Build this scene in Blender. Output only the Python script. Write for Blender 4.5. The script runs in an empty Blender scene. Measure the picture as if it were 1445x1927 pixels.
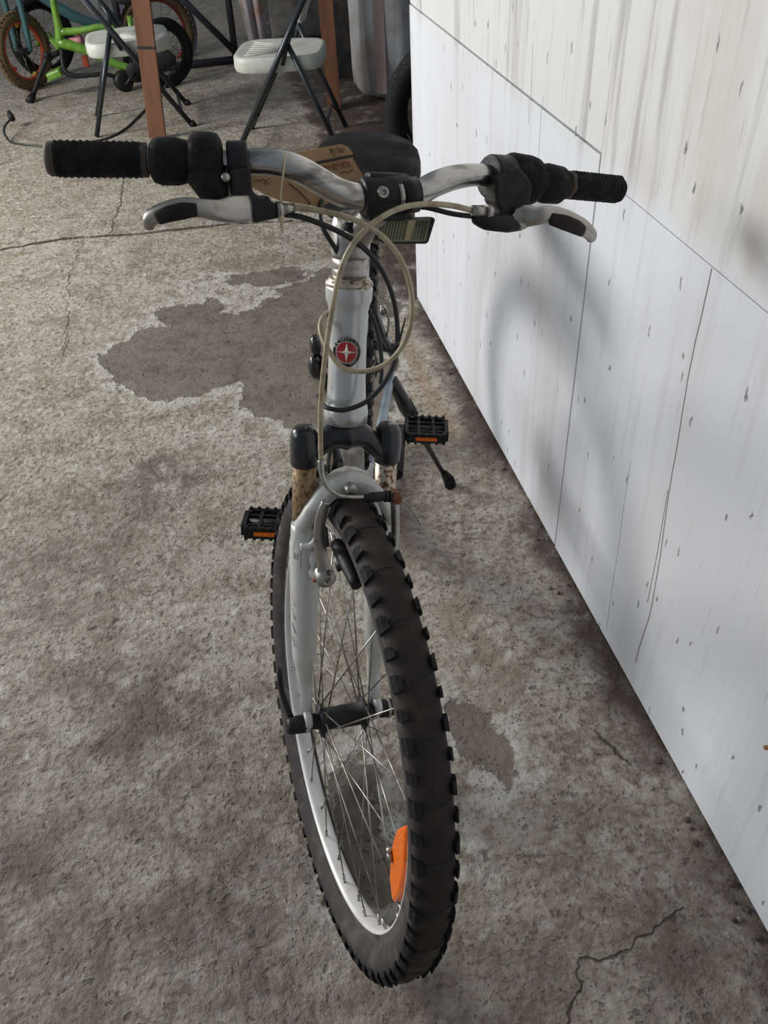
import bpy, math, random
from mathutils import Vector as V, Matrix
random.seed(7)
PI = math.pi
SC = bpy.context.scene
COL = SC.collection

# ------------------------------------------------------------------ camera
CO = V((0, 0, 1.29588)); CR = V((0.99772, -0.04472, -0.05047)); CU = V((0.06744, 0.66166, 0.74677)); CW = V((0, 0.74847, -0.66317))
FPX = 1570.86
cam_d = bpy.data.cameras.new('camera'); cam = bpy.data.objects.new('camera', cam_d); COL.objects.link(cam)
cam_d.sensor_fit = 'VERTICAL'; cam_d.sensor_height = 24.0; cam_d.lens = 24.0 * FPX / 1927.0
cam_d.clip_start = 0.02; cam_d.clip_end = 100
cam.matrix_world = Matrix(((CR.x, CU.x, -CW.x, CO.x), (CR.y, CU.y, -CW.y, CO.y), (CR.z, CU.z, -CW.z, CO.z), (0, 0, 0, 1)))
SC.camera = cam
# ------------------------------------------------------------------ light
SC.view_settings.view_transform = 'Standard'; SC.view_settings.look = 'None'
SC.view_settings.gamma = 1.0; SC.view_settings.use_curve_mapping = False
SC.view_settings.exposure = 0.0
wd = bpy.data.worlds.new('world'); SC.world = wd; wd.use_nodes = True
bg = wd.node_tree.nodes['Background']; bg.inputs[0].default_value = (0.80, 0.88, 1.0, 1); bg.inputs[1].default_value = 0.22
def area(name, loc, target, sx, sy, power, colr):
    d = bpy.data.lights.new(name, 'AREA'); d.shape = 'RECTANGLE'; d.size = sx; d.size_y = sy; d.energy = power; d.color = colr
    o = bpy.data.objects.new(name, d); COL.objects.link(o); o.location = loc
    o.rotation_euler = (V(target) - V(loc)).to_track_quat('-Z', 'Y').to_euler()
    return o
area('daylight_from_side_opening', (-3.7, 3.3, 2.0), (0.2, 1.2, 0.4), 1.15, 1.15, 165, (1.0, 0.985, 0.95))
area('soft_fill_from_left', (-4.6, 0.9, 2.3), (0.3, 1.5, 0.3), 2.8, 1.9, 88, (0.93, 0.97, 1.0))  # unseen soft fill lamp, added to lift the wall and near side

# ------------------------------------------------------------------ frames measured in the place (metres)
OW = V((-0.07639, 0.67661, 0.32678)); FW = V((0.27928, -0.96021, 0)); AW = V((0.94228, 0.27406, -0.19235)); UW = V((0.18469, 0.05372, 0.98133))
SO = V((-0.08234, 0.69369, 0.32196)); AX = V((0.10492, 0.30386, 0.94692)); NN = V((0.31796, -0.91245, 0.25756))
OB = V((-0.02637, 1.56780, 0.33165)); FB = V((-0.06291, -0.99802, 0)); AB = V((0.99397, -0.06265, -0.09003)); UB = V((0.08985, -0.00566, 0.99594))
def WP(w, l, u): return OW + AW * w + FW * l + UW * u      # front wheel: lateral, forward, up
def SP(w, s, n): return SO + AW * w + AX * s + NN * n      # fork: lateral, along steering axis, forward
def BP(w, l, u): return OB + AB * w + FB * l + UB * u      # bicycle frame, from the rear hub
def ray(px, py): return CW + CR * ((px - 722.5) / FPX) - CU * ((py - 963.5) / FPX)
def hit(px, py, p0, n):
    d = ray(px, py); return CO + d * ((p0 - CO).dot(n) / d.dot(n))
def S(px, py, n): return hit(px, py, SO + NN * n, NN)      # a measured point at depth n of the fork
def Bq(px, py, l): return hit(px, py, OB + FB * l, FB)
def Yq(px, py, y): return hit(px, py, V((0, y, 0)), V((0, 1, 0)))
def Zq(px, py, z): return hit(px, py, V((0, 0, z)), V((0, 0, 1)))

# ------------------------------------------------------------------ materials
def nt(name):
    m = bpy.data.materials.new(name); m.use_nodes = True
    t = m.node_tree; b = t.nodes['Principled BSDF']; return m, t, b
def node(t, kind, **kw):
    n = t.nodes.new(kind)
    for k, v in kw.items():
        if k.startswith('i_'):
            n.inputs[k[2:].replace('_', ' ')].default_value = v
        else: setattr(n, k, v)
    return n
def val(x):
    return x if isinstance(x, tuple) else tuple(x)
def mathn(t, op, a, b=None, c=None, clamp=False):
    n = t.nodes.new('ShaderNodeMath'); n.operation = op; n.use_clamp = clamp
    for i, x in enumerate((a, b, c)):
        if x is None: continue
        if hasattr(x, 'links') or hasattr(x, 'is_output'): t.links.new(x, n.inputs[i])
        else: n.inputs[i].default_value = x
    return n.outputs[0]
def vecn(t, op, a, b=None, s=None):
    n = t.nodes.new('ShaderNodeVectorMath'); n.operation = op
    for i, x in enumerate((a, b)):
        if x is None: continue
        if hasattr(x, 'is_output'): t.links.new(x, n.inputs[i])
        else: n.inputs[i].default_value = x
    if s is not None:
        if hasattr(s, 'is_output'): t.links.new(s, n.inputs['Scale'])
        else: n.inputs['Scale'].default_value = s
    return n.outputs['Value'] if op in ('DOT_PRODUCT', 'LENGTH', 'DISTANCE') else n.outputs[0]
def mixc(t, f, a, b, blend='MIX'):
    n = t.nodes.new('ShaderNodeMix'); n.data_type = 'RGBA'; n.blend_type = blend
    for i, x in ((0, f), (6, a), (7, b)):
        if hasattr(x, 'is_output'): t.links.new(x, n.inputs[i])
        else: n.inputs[i].default_value = x if i == 0 else (*x, 1)
    return n.outputs[2]
def ramp(t, x, lo, hi, a=0.0, b=1.0):
    n = t.nodes.new('ShaderNodeMapRange'); n.interpolation_type = 'SMOOTHSTEP'
    t.links.new(x, n.inputs[0]); n.inputs[1].default_value = lo; n.inputs[2].default_value = hi
    n.inputs[3].default_value = a; n.inputs[4].default_value = b
    return n.outputs[0]
def noise(t, vec, scale, detail=3, rough=0.55, dist=0.0):
    n = t.nodes.new('ShaderNodeTexNoise'); n.inputs['Scale'].default_value = scale; n.inputs['Detail'].default_value = detail
    n.inputs['Roughness'].default_value = rough; n.inputs['Distortion'].default_value = dist
    t.links.new(vec, n.inputs['Vector']); return n.outputs[0]
def bump(t, b, h, strength, dist=0.002):
    n = t.nodes.new('ShaderNodeBump'); n.inputs['Strength'].default_value = strength; n.inputs['Distance'].default_value = dist
    t.links.new(h, n.inputs['Height']); t.links.new(n.outputs[0], b.inputs['Normal'])
def geo(t): return t.nodes.new('ShaderNodeNewGeometry').outputs['Position']
def mat(name, c1, rough=0.5, metal=0.0, c2=None, scale=60, lo=0.4, hi=0.65, bmp=0.0, bscale=200, coat=0.0, stretch=None, trans=0.0, spec=.5):
    m, t, b = nt(name); b.inputs['Specular IOR Level'].default_value = spec
    b.inputs['Base Color'].default_value = (*c1, 1); b.inputs['Roughness'].default_value = rough; b.inputs['Metallic'].default_value = metal
    b.inputs['Coat Weight'].default_value = coat; b.inputs['Coat Roughness'].default_value = 0.12
    if trans: b.inputs['Transmission Weight'].default_value = trans
    g = geo(t)
    if stretch: g = vecn(t, 'MULTIPLY', g, stretch)
    if c2:
        f = ramp(t, noise(t, g, scale, 5), lo, hi)
        t.links.new(mixc(t, f, c1, c2), b.inputs['Base Color'])
        r = ramp(t, noise(t, g, scale * 0.6, 3), 0.3, 0.7, rough * 0.8, min(1, rough * 1.3)); t.links.new(r, b.inputs['Roughness'])
    if bmp: bump(t, b, noise(t, g, bscale, 3), bmp)
    return m
M = dict(
 chrome=mat('dull_aluminium', (.50, .49, .47), .27, 1, (.20, .19, .18), 45, .48, .68, stretch=(.35, 1, 1.6)),
 polished=mat('polished_aluminium', (.42, .40, .37), .34, .9, (.28, .25, .21), 70, .5, .75),
 steel=mat('spoke_steel', (.42, .41, .38), .35, 1, (.24, .22, .18), 50),
 silver=mat('silver_paint', (.52, .525, .52), .30, .55, (.40, .38, .35), 30, .5, .75, coat=.5),
 white=mat('white_fork_paint', (.54, .54, .515), .32, .15, (.40, .365, .31), 26, .5, .8, coat=.4),
 rimw=mat('rim_aluminium', (.66, .65, .64), .42, .25, (.52, .49, .45), 40, .5, .8),
 bluesil=mat('blue_grey_paint', (.34, .41, .47), .3, .3, (.25, .30, .36), 40, coat=.4),
 blackgl=mat('black_gloss_paint', (.012, .012, .015), .25, 0, (.022, .021, .022), 60, coat=.2),
 black=mat('black_plastic', (.012, .0115, .013), .48, 0, (.018, .017, .017), 120, bmp=.15, bscale=500, spec=.3),
 rubber=mat('black_grip_rubber', (.010, .010, .011), .8, 0, (.016, .015, .015), 150, bmp=.3, bscale=600, spec=.2),
 rust=mat('rusty_steel', (.30, .20, .095), .55, .35, (.10, .055, .03), 160, .45, .62, bmp=.3, bscale=300),
 rustc=mat('speckled_rusty_chrome', (.50, .44, .36), .35, .8, (.17, .09, .05), 190, .5, .6),
 rustb=mat('rusty_bolt', (.16, .06, .03), .8, .2, (.30, .13, .06), 200),
 housing=mat('beige_cable_housing', (.43, .37, .25), .42, 0, (.30, .24, .15), 60),
 cableb=mat('black_cable_housing', (.014, .014, .015), .4),
 tag=mat('manila_card', (.45, .285, .155), .8, 0, (.38, .235, .125), 40, bmp=.1),
 ink=mat('black_ink', (.04, .03, .03), .8), inkred=mat('red_ink', (.35, .04, .04), .8),
 string=mat('cotton_string', (.55, .46, .32), .9),
 lens=mat('greenish_reflector_plastic', (.15, .15, .095), .25, .2, (.07, .07, .045), 40),
 lensmid=mat('pale_reflector_strip', (.30, .26, .14), .25, .2),
 brown=mat('brown_worn_rubber', (.060, .042, .030), .7),
 inlay=mat('dark_lever_inlay', (.018, .014, .013), .6, spec=.2),
 emred=mat('red_enamel', (.38, .008, .015), .25, coat=.6), emblk=mat('black_enamel', (.02, .018, .018), .3), emwht=mat('silver_lettering', (.62, .60, .56), .35, .4),
 grey=mat('grey_print', (.22, .22, .21), .5),
 chairw=mat('cream_plastic', (.56, .57, .50), .42, 0, (.46, .46, .40), 14),
 tubeg=mat('dark_grey_metal', (.045, .050, .058), .3, .55),
 teal=mat('teal_paint', (.055, .14, .15), .35, coat=.3), green=mat('lime_green_paint', (.17, .36, .035), .35, 0, (.11, .25, .03), 25, coat=.3),
 tan=mat('tan_tyre_rubber', (.175, .115, .055), .85, 0, (.10, .065, .035), 40, bmp=.5, bscale=150),
 redrim=mat('orange_red_rim', (.62, .10, .04), .4), darkred=mat('dark_red_rim', (.22, .03, .025), .45),
 yellow=mat('yellow_plastic', (.55, .35, .04), .4), pink=mat('pink_plastic', (.50, .20, .22), .5), purple=mat('purple_paint', (.07, .05, .09), .3, coat=.3),
 blue=mat('blue_plastic', (.03, .18, .32), .35),
 wood=mat('brown_wood', (.20, .085, .04), .6, 0, (.14, .055, .025), 20, stretch=(1, 1, .1)),
 darkwood=mat('dark_stained_wood', (.012, .010, .010), .7, 0, (.035, .028, .024), 20),
 barrel=mat('cloudy_white_plastic', (.42, .43, .44), .4, 0, (.30, .27, .26), 5, bmp=.2, bscale=12),
 stripe=mat('faded_pink_stripe', (.36, .28, .25), .5), rag=mat('faded_white_cloth', (.42, .38, .40), .9, 0, (.38, .22, .16), 8, .45, .7),
 block=mat('grey_concrete_block', (.20, .19, .18), .9, 0, (.12, .12, .11), 12, bmp=.4, bscale=40),
 saddle=mat('black_saddle_vinyl', (.008, .0078, .009), .7, 0, (.012, .0115, .012), 30, bmp=.08, bscale=400, spec=.12),
 dirt=mat('dark_dirt', (.05, .035, .025), .95, 0, (.11, .08, .06), 90, bmp=.6, bscale=150),
 leaf=mat('dry_brown_leaf', (.25, .11, .04), .8),
)
def orange_mat():
    m, t, b = nt('orange_reflector_plastic')
    b.inputs['Base Color'].default_value = (.85, .17, .008, 1); b.inputs['Roughness'].default_value = .16
    b.inputs['Subsurface Weight'].default_value = .4; b.inputs['Subsurface Radius'].default_value = (.01, .004, .001); b.inputs['Subsurface Scale'].default_value = .5
    v = t.nodes.new('ShaderNodeTexVoronoi'); v.inputs['Scale'].default_value = 260; t.links.new(geo(t), v.inputs['Vector'])
    bump(t, b, v.outputs[0], .5, .001); return m
M['orange'] = orange_mat()
def tyre_mat(name, c1, c2, ribs=True):
    m, t, b = nt(name); g = geo(t)
    f = ramp(t, noise(t, g, 35, 5), .45, .75)
    t.links.new(mixc(t, f, c1, c2), b.inputs['Base Color']); b.inputs['Roughness'].default_value = .7; b.inputs['Specular IOR Level'].default_value = .3
    if ribs:
        w = t.nodes.new('ShaderNodeTexWave'); w.inputs['Scale'].default_value = 210; w.inputs['Distortion'].default_value = .4
        w.bands_direction = 'DIAGONAL'; t.links.new(g, w.inputs['Vector'])
        bump(t, b, w.outputs[1], .35, .0006)
    else: bump(t, b, noise(t, g, 250, 3), .2)
    return m
M['tread'] = tyre_mat('worn_tread_rubber', (.024, .019, .0165), (.045, .036, .030))
M['sidewall'] = tyre_mat('dusty_sidewall_rubber', (.040, .035, .034), (.085, .075, .070), False)

# ------------------------------------------------------------------ floor material
def seg_field(t, P, polys):
    """distance to a set of polylines with per-segment half width removed"""
    out = None
    for pts, wid in polys:
        for (ax_, ay_), (bx_, by_) in zip(pts[:-1], pts[1:]):
            A = (ax_, ay_, 0); D = (bx_ - ax_, by_ - ay_, 0); L2 = D[0] ** 2 + D[1] ** 2
            v = vecn(t, 'SUBTRACT', P, A)
            h = mathn(t, 'MULTIPLY', vecn(t, 'DOT_PRODUCT', v, D), 1 / L2, clamp=True)
            d = mathn(t, 'SUBTRACT', vecn(t, 'LENGTH', vecn(t, 'SUBTRACT', v, vecn(t, 'SCALE', D, None, h))), wid)
            out = d if out is None else mathn(t, 'MINIMUM', out, d)
    return out
def ell_field(t, P, ells):
    out = None
    for cx, cy, rx, ry, an in ells:
        v = vecn(t, 'SUBTRACT', P, (cx, cy, 0)); ca, sa = math.cos(an), math.sin(an)
        a = mathn(t, 'DIVIDE', vecn(t, 'DOT_PRODUCT', v, (ca, sa, 0)), rx)
        b_ = mathn(t, 'DIVIDE', vecn(t, 'DOT_PRODUCT', v, (-sa, ca, 0)), ry)
        d = mathn(t, 'SQRT', mathn(t, 'ADD', mathn(t, 'MULTIPLY', a, a), mathn(t, 'MULTIPLY', b_, b_)))
        d = mathn(t, 'MULTIPLY', mathn(t, 'SUBTRACT', d, 1.0), min(rx, ry))
        out = d if out is None else mathn(t, 'MINIMUM', out, d)
    return out
def floor_mat():
    m, t, b = nt('worn_stained_concrete')
    g0 = geo(t); P0 = vecn(t, 'MULTIPLY', g0, (1, 1, 0))
    nz = t.nodes.new('ShaderNodeTexNoise'); nz.inputs['Scale'].default_value = 22; nz.inputs['Detail'].default_value = 5; t.links.new(P0, nz.inputs['Vector'])
    wob = vecn(t, 'SCALE', vecn(t, 'SUBTRACT', nz.outputs['Color'], (.5, .5, .5)), None, .05)
    nzb = t.nodes.new('ShaderNodeTexNoise'); nzb.inputs['Scale'].default_value = 5; nzb.inputs['Detail'].default_value = 8; nzb.inputs['Roughness'].default_value = .62; t.links.new(P0, nzb.inputs['Vector'])
    wob2 = vecn(t, 'SCALE', vecn(t, 'SUBTRACT', nzb.outputs['Color'], (.5, .5, .5)), None, .30)
    P = vecn(t, 'MULTIPLY', vecn(t, 'ADD', P0, wob), (1, 1, 0)); P2 = vecn(t, 'MULTIPLY', vecn(t, 'ADD', P0, wob2), (1, 1, 0))
    big = noise(t, P0, 1.7, 4, .6); mid = noise(t, P0, 9, 6, .65); fine = noise(t, P0, 70, 6, .7); vf = noise(t, P0, 240, 3, .6)
    col = mixc(t, ramp(t, big, .35, .65), (.430, .395, .328), (.340, .298, .234))
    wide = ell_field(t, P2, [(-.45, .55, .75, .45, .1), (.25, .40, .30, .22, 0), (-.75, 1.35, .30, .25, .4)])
    col = mixc(t, ramp(t, mid, .44, .66), col, (.250, .200, .148))
    blot = noise(t, P0, 26, 5, .6)
    col = mixc(t, mathn(t, 'MULTIPLY', mathn(t, 'MULTIPLY', ramp(t, blot, .51, .58), ramp(t, noise(t, P0, 4, 3), .40, .58)), .65), col, (.205, .158, .115))
    col = mixc(t, mathn(t, 'MULTIPLY', ramp(t, blot, .44, .36), .6), col, (.54, .525, .475))
    col = mixc(t, mathn(t, 'MULTIPLY', ramp(t, fine, .52, .62), .75), col, (.135, .105, .078))
    col = mixc(t, mathn(t, 'MULTIPLY', ramp(t, fine, .50, .36), .5), col, (.50, .49, .46))
    # soft rubbed-in dirt areas of the slab
    dirty = ell_field(t, P2, [(-.30, .55, .22, .13, 0), (.06, .42, .16, .06, .1), (-.50, .95, .16, .16, .3), (.33, .45, .13, .07, .4), (-.70, .62, .2, .1, 0), (-.55, 1.62, .1, .12, 0)])
    col = mixc(t, mathn(t, 'MULTIPLY', mathn(t, 'MULTIPLY', ramp(t, dirty, .05, -.08), ramp(t, mid, .30, .62)), .8), col, (.085, .068, .052))
    col = mixc(t, mathn(t, 'MULTIPLY', ramp(t, wide, .20, -.20), mathn(t, 'MULTIPLY_ADD', ramp(t, mid, .35, .62), .35, .22)), col, (.135, .105, .078))  # broad near zone: brown grime, with a standing person's shade painted in
    # damp / oil stains, each with a pale lime rim
    st = ell_field(t, P2, [(-.56, 2.24, .27, .23, .05), (-.27, 2.30, .22, .25, 0), (-.16, 2.05, .22, .26, .2), (-.60, 2.50, .09, .07, 0), (-.12, 2.50, .2, .2, 0), (-.05, 1.92, .12, .12, 0),
                          (.145, .835, .055, .105, .1), (.115, .90, .04, .05, 0), (-.075, .68, .05, .11, 0), (-.35, 2.72, .16, .06, 0), (.00, 2.68, .18, .10, 0), (.04, .62, .04, .04, 0)])
    stf = ramp(t, st, .004, -.004)
    col = mixc(t, mathn(t, 'MULTIPLY', mathn(t, 'MULTIPLY', ramp(t, st, .06, .008), ramp(t, blot, .62, .45)), .6), col, (.56, .55, .50))
    sc2 = mixc(t, ramp(t, mid, .3, .7), (.150, .118, .086), (.088, .070, .055))
    col = mixc(t, mathn(t, 'MULTIPLY', stf, .85), col, sc2)
    st2 = ell_field(t, P2, [(.165, 1.09, .042, .05, 0), (.185, .97, .05, .05, 0), (.047, 1.30, .035, .08, 0), (.03, 1.42, .03, .06, 0), (-.40, 2.85, .2, .07, 0), (.02, 2.9, .2, .1, 0), (-.165, .985, .03, .05, 0), (-.65, 3.75, .2, .1, .2)])
    col = mixc(t, mathn(t, 'MULTIPLY', ramp(t, st2, .02, -.012), .55), col, (.215, .165, .115))
    # dirt along the foot of the plywood wall
    wx = mathn(t, 'SUBTRACT', mathn(t, 'MULTIPLY_ADD', vecn(t, 'DOT_PRODUCT', P2, (0, 1, 0)), -.1784, .5989), vecn(t, 'DOT_PRODUCT', P2, (1, 0, 0)))
    col = mixc(t, mathn(t, 'MULTIPLY', ramp(t, wx, .085, .0), ramp(t, mid, .25, .5)), col, (.085, .062, .047))
    # rust run behind the pedal
    rs = seg_field(t, P, [([(.10, 2.2), (.16, 1.9), (.20, 1.75)], .012)])
    col = mixc(t, mathn(t, 'MULTIPLY', ramp(t, rs, .02, -.005), .35), col, (.33, .19, .10))
    # cracks
    cr = seg_field(t, P, [([(-1.098, 4.139), (-1.051, 3.784), (-1.007, 3.503), (-1.003, 3.336), (-.991, 3.205)], .002),
                          ([(-1.088, 3.17), (-1.069, 2.848), (-.995, 2.526), (-.951, 2.285)], .0006),
                          ([(-.713, 1.944), (-.63, 1.765), (-.552, 1.626), (-.504, 1.521), (-.475, 1.40)], -.0006),
                          ([(.198, .381), (.238, .43), (.235, .452), (.309, .469), (.413, .53)], .0012),
                          ([(.10, .467), (.223, .504), (.282, .588), (.33, .70)], -.0012),
                          ([(.054, .629), (.23, .617), (.439, .611)], -.0013),
                          ([(.385, .76), (.352, .84)], .002), ([(.365, .93), (.30, .97)], -.0008)])
    crf = ramp(t, cr, .0022, -.0006)
    col = mixc(t, mathn(t, 'MULTIPLY', crf, mathn(t, 'MULTIPLY', ramp(t, mid, .25, .5), .85)), col, (.05, .042, .035))
    # pits
    pv = t.nodes.new('ShaderNodeTexVoronoi'); pv.voronoi_dimensions = '2D'; pv.inputs['Scale'].default_value = 26; t.links.new(P, pv.inputs['Vector'])
    pitsel = ramp(t, noise(t, P0, 14, 2), .56, .62)
    pit = mathn(t, 'MULTIPLY', ramp(t, pv.outputs['Distance'], .17, .10), pitsel)
    pv2 = t.nodes.new('ShaderNodeTexVoronoi'); pv2.voronoi_dimensions = '2D'; pv2.inputs['Scale'].default_value = 85; t.links.new(P, pv2.inputs['Vector'])
    pit2 = mathn(t, 'MULTIPLY', ramp(t, pv2.outputs['Distance'], .22, .12), ramp(t, noise(t, P0, 30, 2), .50, .6))
    pits = mathn(t, 'MAXIMUM', pit, pit2)
    col = mixc(t, mathn(t, 'MULTIPLY', pits, .6), col, (.085, .07, .058))
    t.links.new(col, b.inputs['Base Color'])
    t.links.new(mathn(t, 'MULTIPLY_ADD', stf, -.06, .62), b.inputs['Roughness'])
    b.inputs['Specular IOR Level'].default_value = .35
    rid = t.nodes.new('ShaderNodeTexNoise'); rid.inputs['Scale'].default_value = 45; rid.inputs['Detail'].default_value = 5; rid.inputs['Distortion'].default_value = .35; t.links.new(P0, rid.inputs['Vector'])
    h = mathn(t, 'ADD', mathn(t, 'MULTIPLY', rid.outputs[0], 2.2), mathn(t, 'MULTIPLY', fine, 1.2))
    h = mathn(t, 'ADD', h, mathn(t, 'MULTIPLY', vf, .3))
    h = mathn(t, 'MULTIPLY', h, mathn(t, 'MULTIPLY_ADD', stf, -.5, 1.0))
    h = mathn(t, 'SUBTRACT', h, mathn(t, 'ADD', mathn(t, 'MULTIPLY', pits, .7), mathn(t, 'MULTIPLY', crf, 1.2)))
    bump(t, b, h, .85, .0045)
    return m
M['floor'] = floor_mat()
def wall_mat():
    m, t, b = nt('white_painted_plywood'); g = geo(t)
    gs = vecn(t, 'MULTIPLY', g, (1, 1, .06)); gm = vecn(t, 'MULTIPLY', g, (1, 1, .35))
    grain = noise(t, gs, 130, 4, .6); grain2 = noise(t, gs, 26, 4, .6); big = noise(t, gm, 2.4, 3)
    sep = t.nodes.new('ShaderNodeSeparateXYZ'); t.links.new(g, sep.inputs[0]); Z = sep.outputs[2]; Y = sep.outputs[1]
    col = mixc(t, ramp(t, big, .4, .7), (.70, .71, .745), (.64, .64, .66))
    upper = ramp(t, Z, .80, .86)
    col = mixc(t, mathn(t, 'MULTIPLY', upper, .75), col, (.66, .655, .635))
    worn = mathn(t, 'MULTIPLY', ramp(t, grain2, .50, .66), mathn(t, 'MULTIPLY_ADD', upper, .5, .18))
    col = mixc(t, worn, col, (.38, .355, .35))
    col = mixc(t, mathn(t, 'MULTIPLY', ramp(t, grain, .60, .72), mathn(t, 'MULTIPLY_ADD', upper, .25, .25)), col, (.33, .32, .32))
    # yellowed runs high on the sheet
    yl = mathn(t, 'MULTIPLY', ramp(t, noise(t, vecn(t, 'MULTIPLY', g, (1, 1, .25)), 11, 3), .50, .66), mathn(t, 'MULTIPLY', upper, ramp(t, Y, 1.45, 1.15)))
    col = mixc(t, mathn(t, 'MULTIPLY', yl, .28), col, (.50, .40, .26))
    # knots and plugs showing through the paint
    cy_ = t.nodes.new('ShaderNodeCombineXYZ'); t.links.new(Y, cy_.inputs[0]); t.links.new(Z, cy_.inputs[1]); PY = cy_.outputs[0]
    kz = t.nodes.new('ShaderNodeTexNoise'); kz.inputs['Scale'].default_value = 90; t.links.new(g, kz.inputs['Vector'])
    PY = vecn(t, 'ADD', PY, vecn(t, 'SCALE', vecn(t, 'SUBTRACT', kz.outputs['Color'], (.5, .5, .5)), None, .012))
    PK = vecn(t, 'MULTIPLY', PY, (1, .45, 1))
    vor = t.nodes.new('ShaderNodeTexVoronoi'); vor.voronoi_dimensions = '2D'; vor.inputs['Scale'].default_value = 9; t.links.new(PK, vor.inputs['Vector'])
    kn = mathn(t, 'MULTIPLY', ramp(t, vor.outputs['Distance'], .034, .014), ramp(t, noise(t, PK, 7, 1), .50, .53))
    vo2 = t.nodes.new('ShaderNodeTexVoronoi'); vo2.voronoi_dimensions = '2D'; vo2.inputs['Scale'].default_value = 19; t.links.new(vecn(t, 'MULTIPLY', PY, (1, .22, 1)), vo2.inputs['Vector'])
    kn2 = mathn(t, 'MULTIPLY', ramp(t, vo2.outputs['Distance'], .055, .02), ramp(t, noise(t, PK, 11, 1), .50, .54))
    k = mathn(t, 'MAXIMUM', kn, kn2)
    col = mixc(t, mathn(t, 'MULTIPLY', k, .75), col, (.10, .095, .10))
    # splits in the face veneer (y, z)
    nzz = t.nodes.new('ShaderNodeTexNoise'); nzz.inputs['Scale'].default_value = 6; t.links.new(g, nzz.inputs['Vector'])
    gw = vecn(t, 'ADD', g, vecn(t, 'SCALE', vecn(t, 'SUBTRACT', nzz.outputs['Color'], (.5, .5, .5)), None, .012))
    sp = t.nodes.new('ShaderNodeSeparateXYZ'); t.links.new(gw, sp.inputs[0]); cb = t.nodes.new('ShaderNodeCombineXYZ')
    t.links.new(sp.outputs[1], cb.inputs[0]); t.links.new(sp.outputs[2], cb.inputs[1])
    ck = seg_field(t, cb.outputs[0], [([(.965, .81), (.962, .644), (.946, .455), (.929, .335), (.921, .204), (.932, .068)], .0007), ([(.950, .46), (.939, .34), (.935, .22)], .0005),
                                     ([(1.067, .423), (1.058, .276), (1.045, .03)], .0001), ([(1.556, .86), (1.552, .72)], .0002), ([(1.62, .93), (1.61, .80)], .0002)])
    ckf = ramp(t, ck, .0012, -.0002)
    col = mixc(t, mathn(t, 'MULTIPLY', ckf, .85), col, (.06, .06, .06))
    t.links.new(col, b.inputs['Base Color']); b.inputs['Roughness'].default_value = .55; b.inputs['Specular IOR Level'].default_value = .3
    h = mathn(t, 'SUBTRACT', mathn(t, 'ADD', mathn(t, 'MULTIPLY', grain, .5), mathn(t, 'MULTIPLY', noise(t, gm, 7, 2), .9)), mathn(t, 'ADD', ckf, mathn(t, 'MULTIPLY', k, .5)))
    bump(t, b, h, .35, .003)
    return m
M['wall'] = wall_mat()

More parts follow.
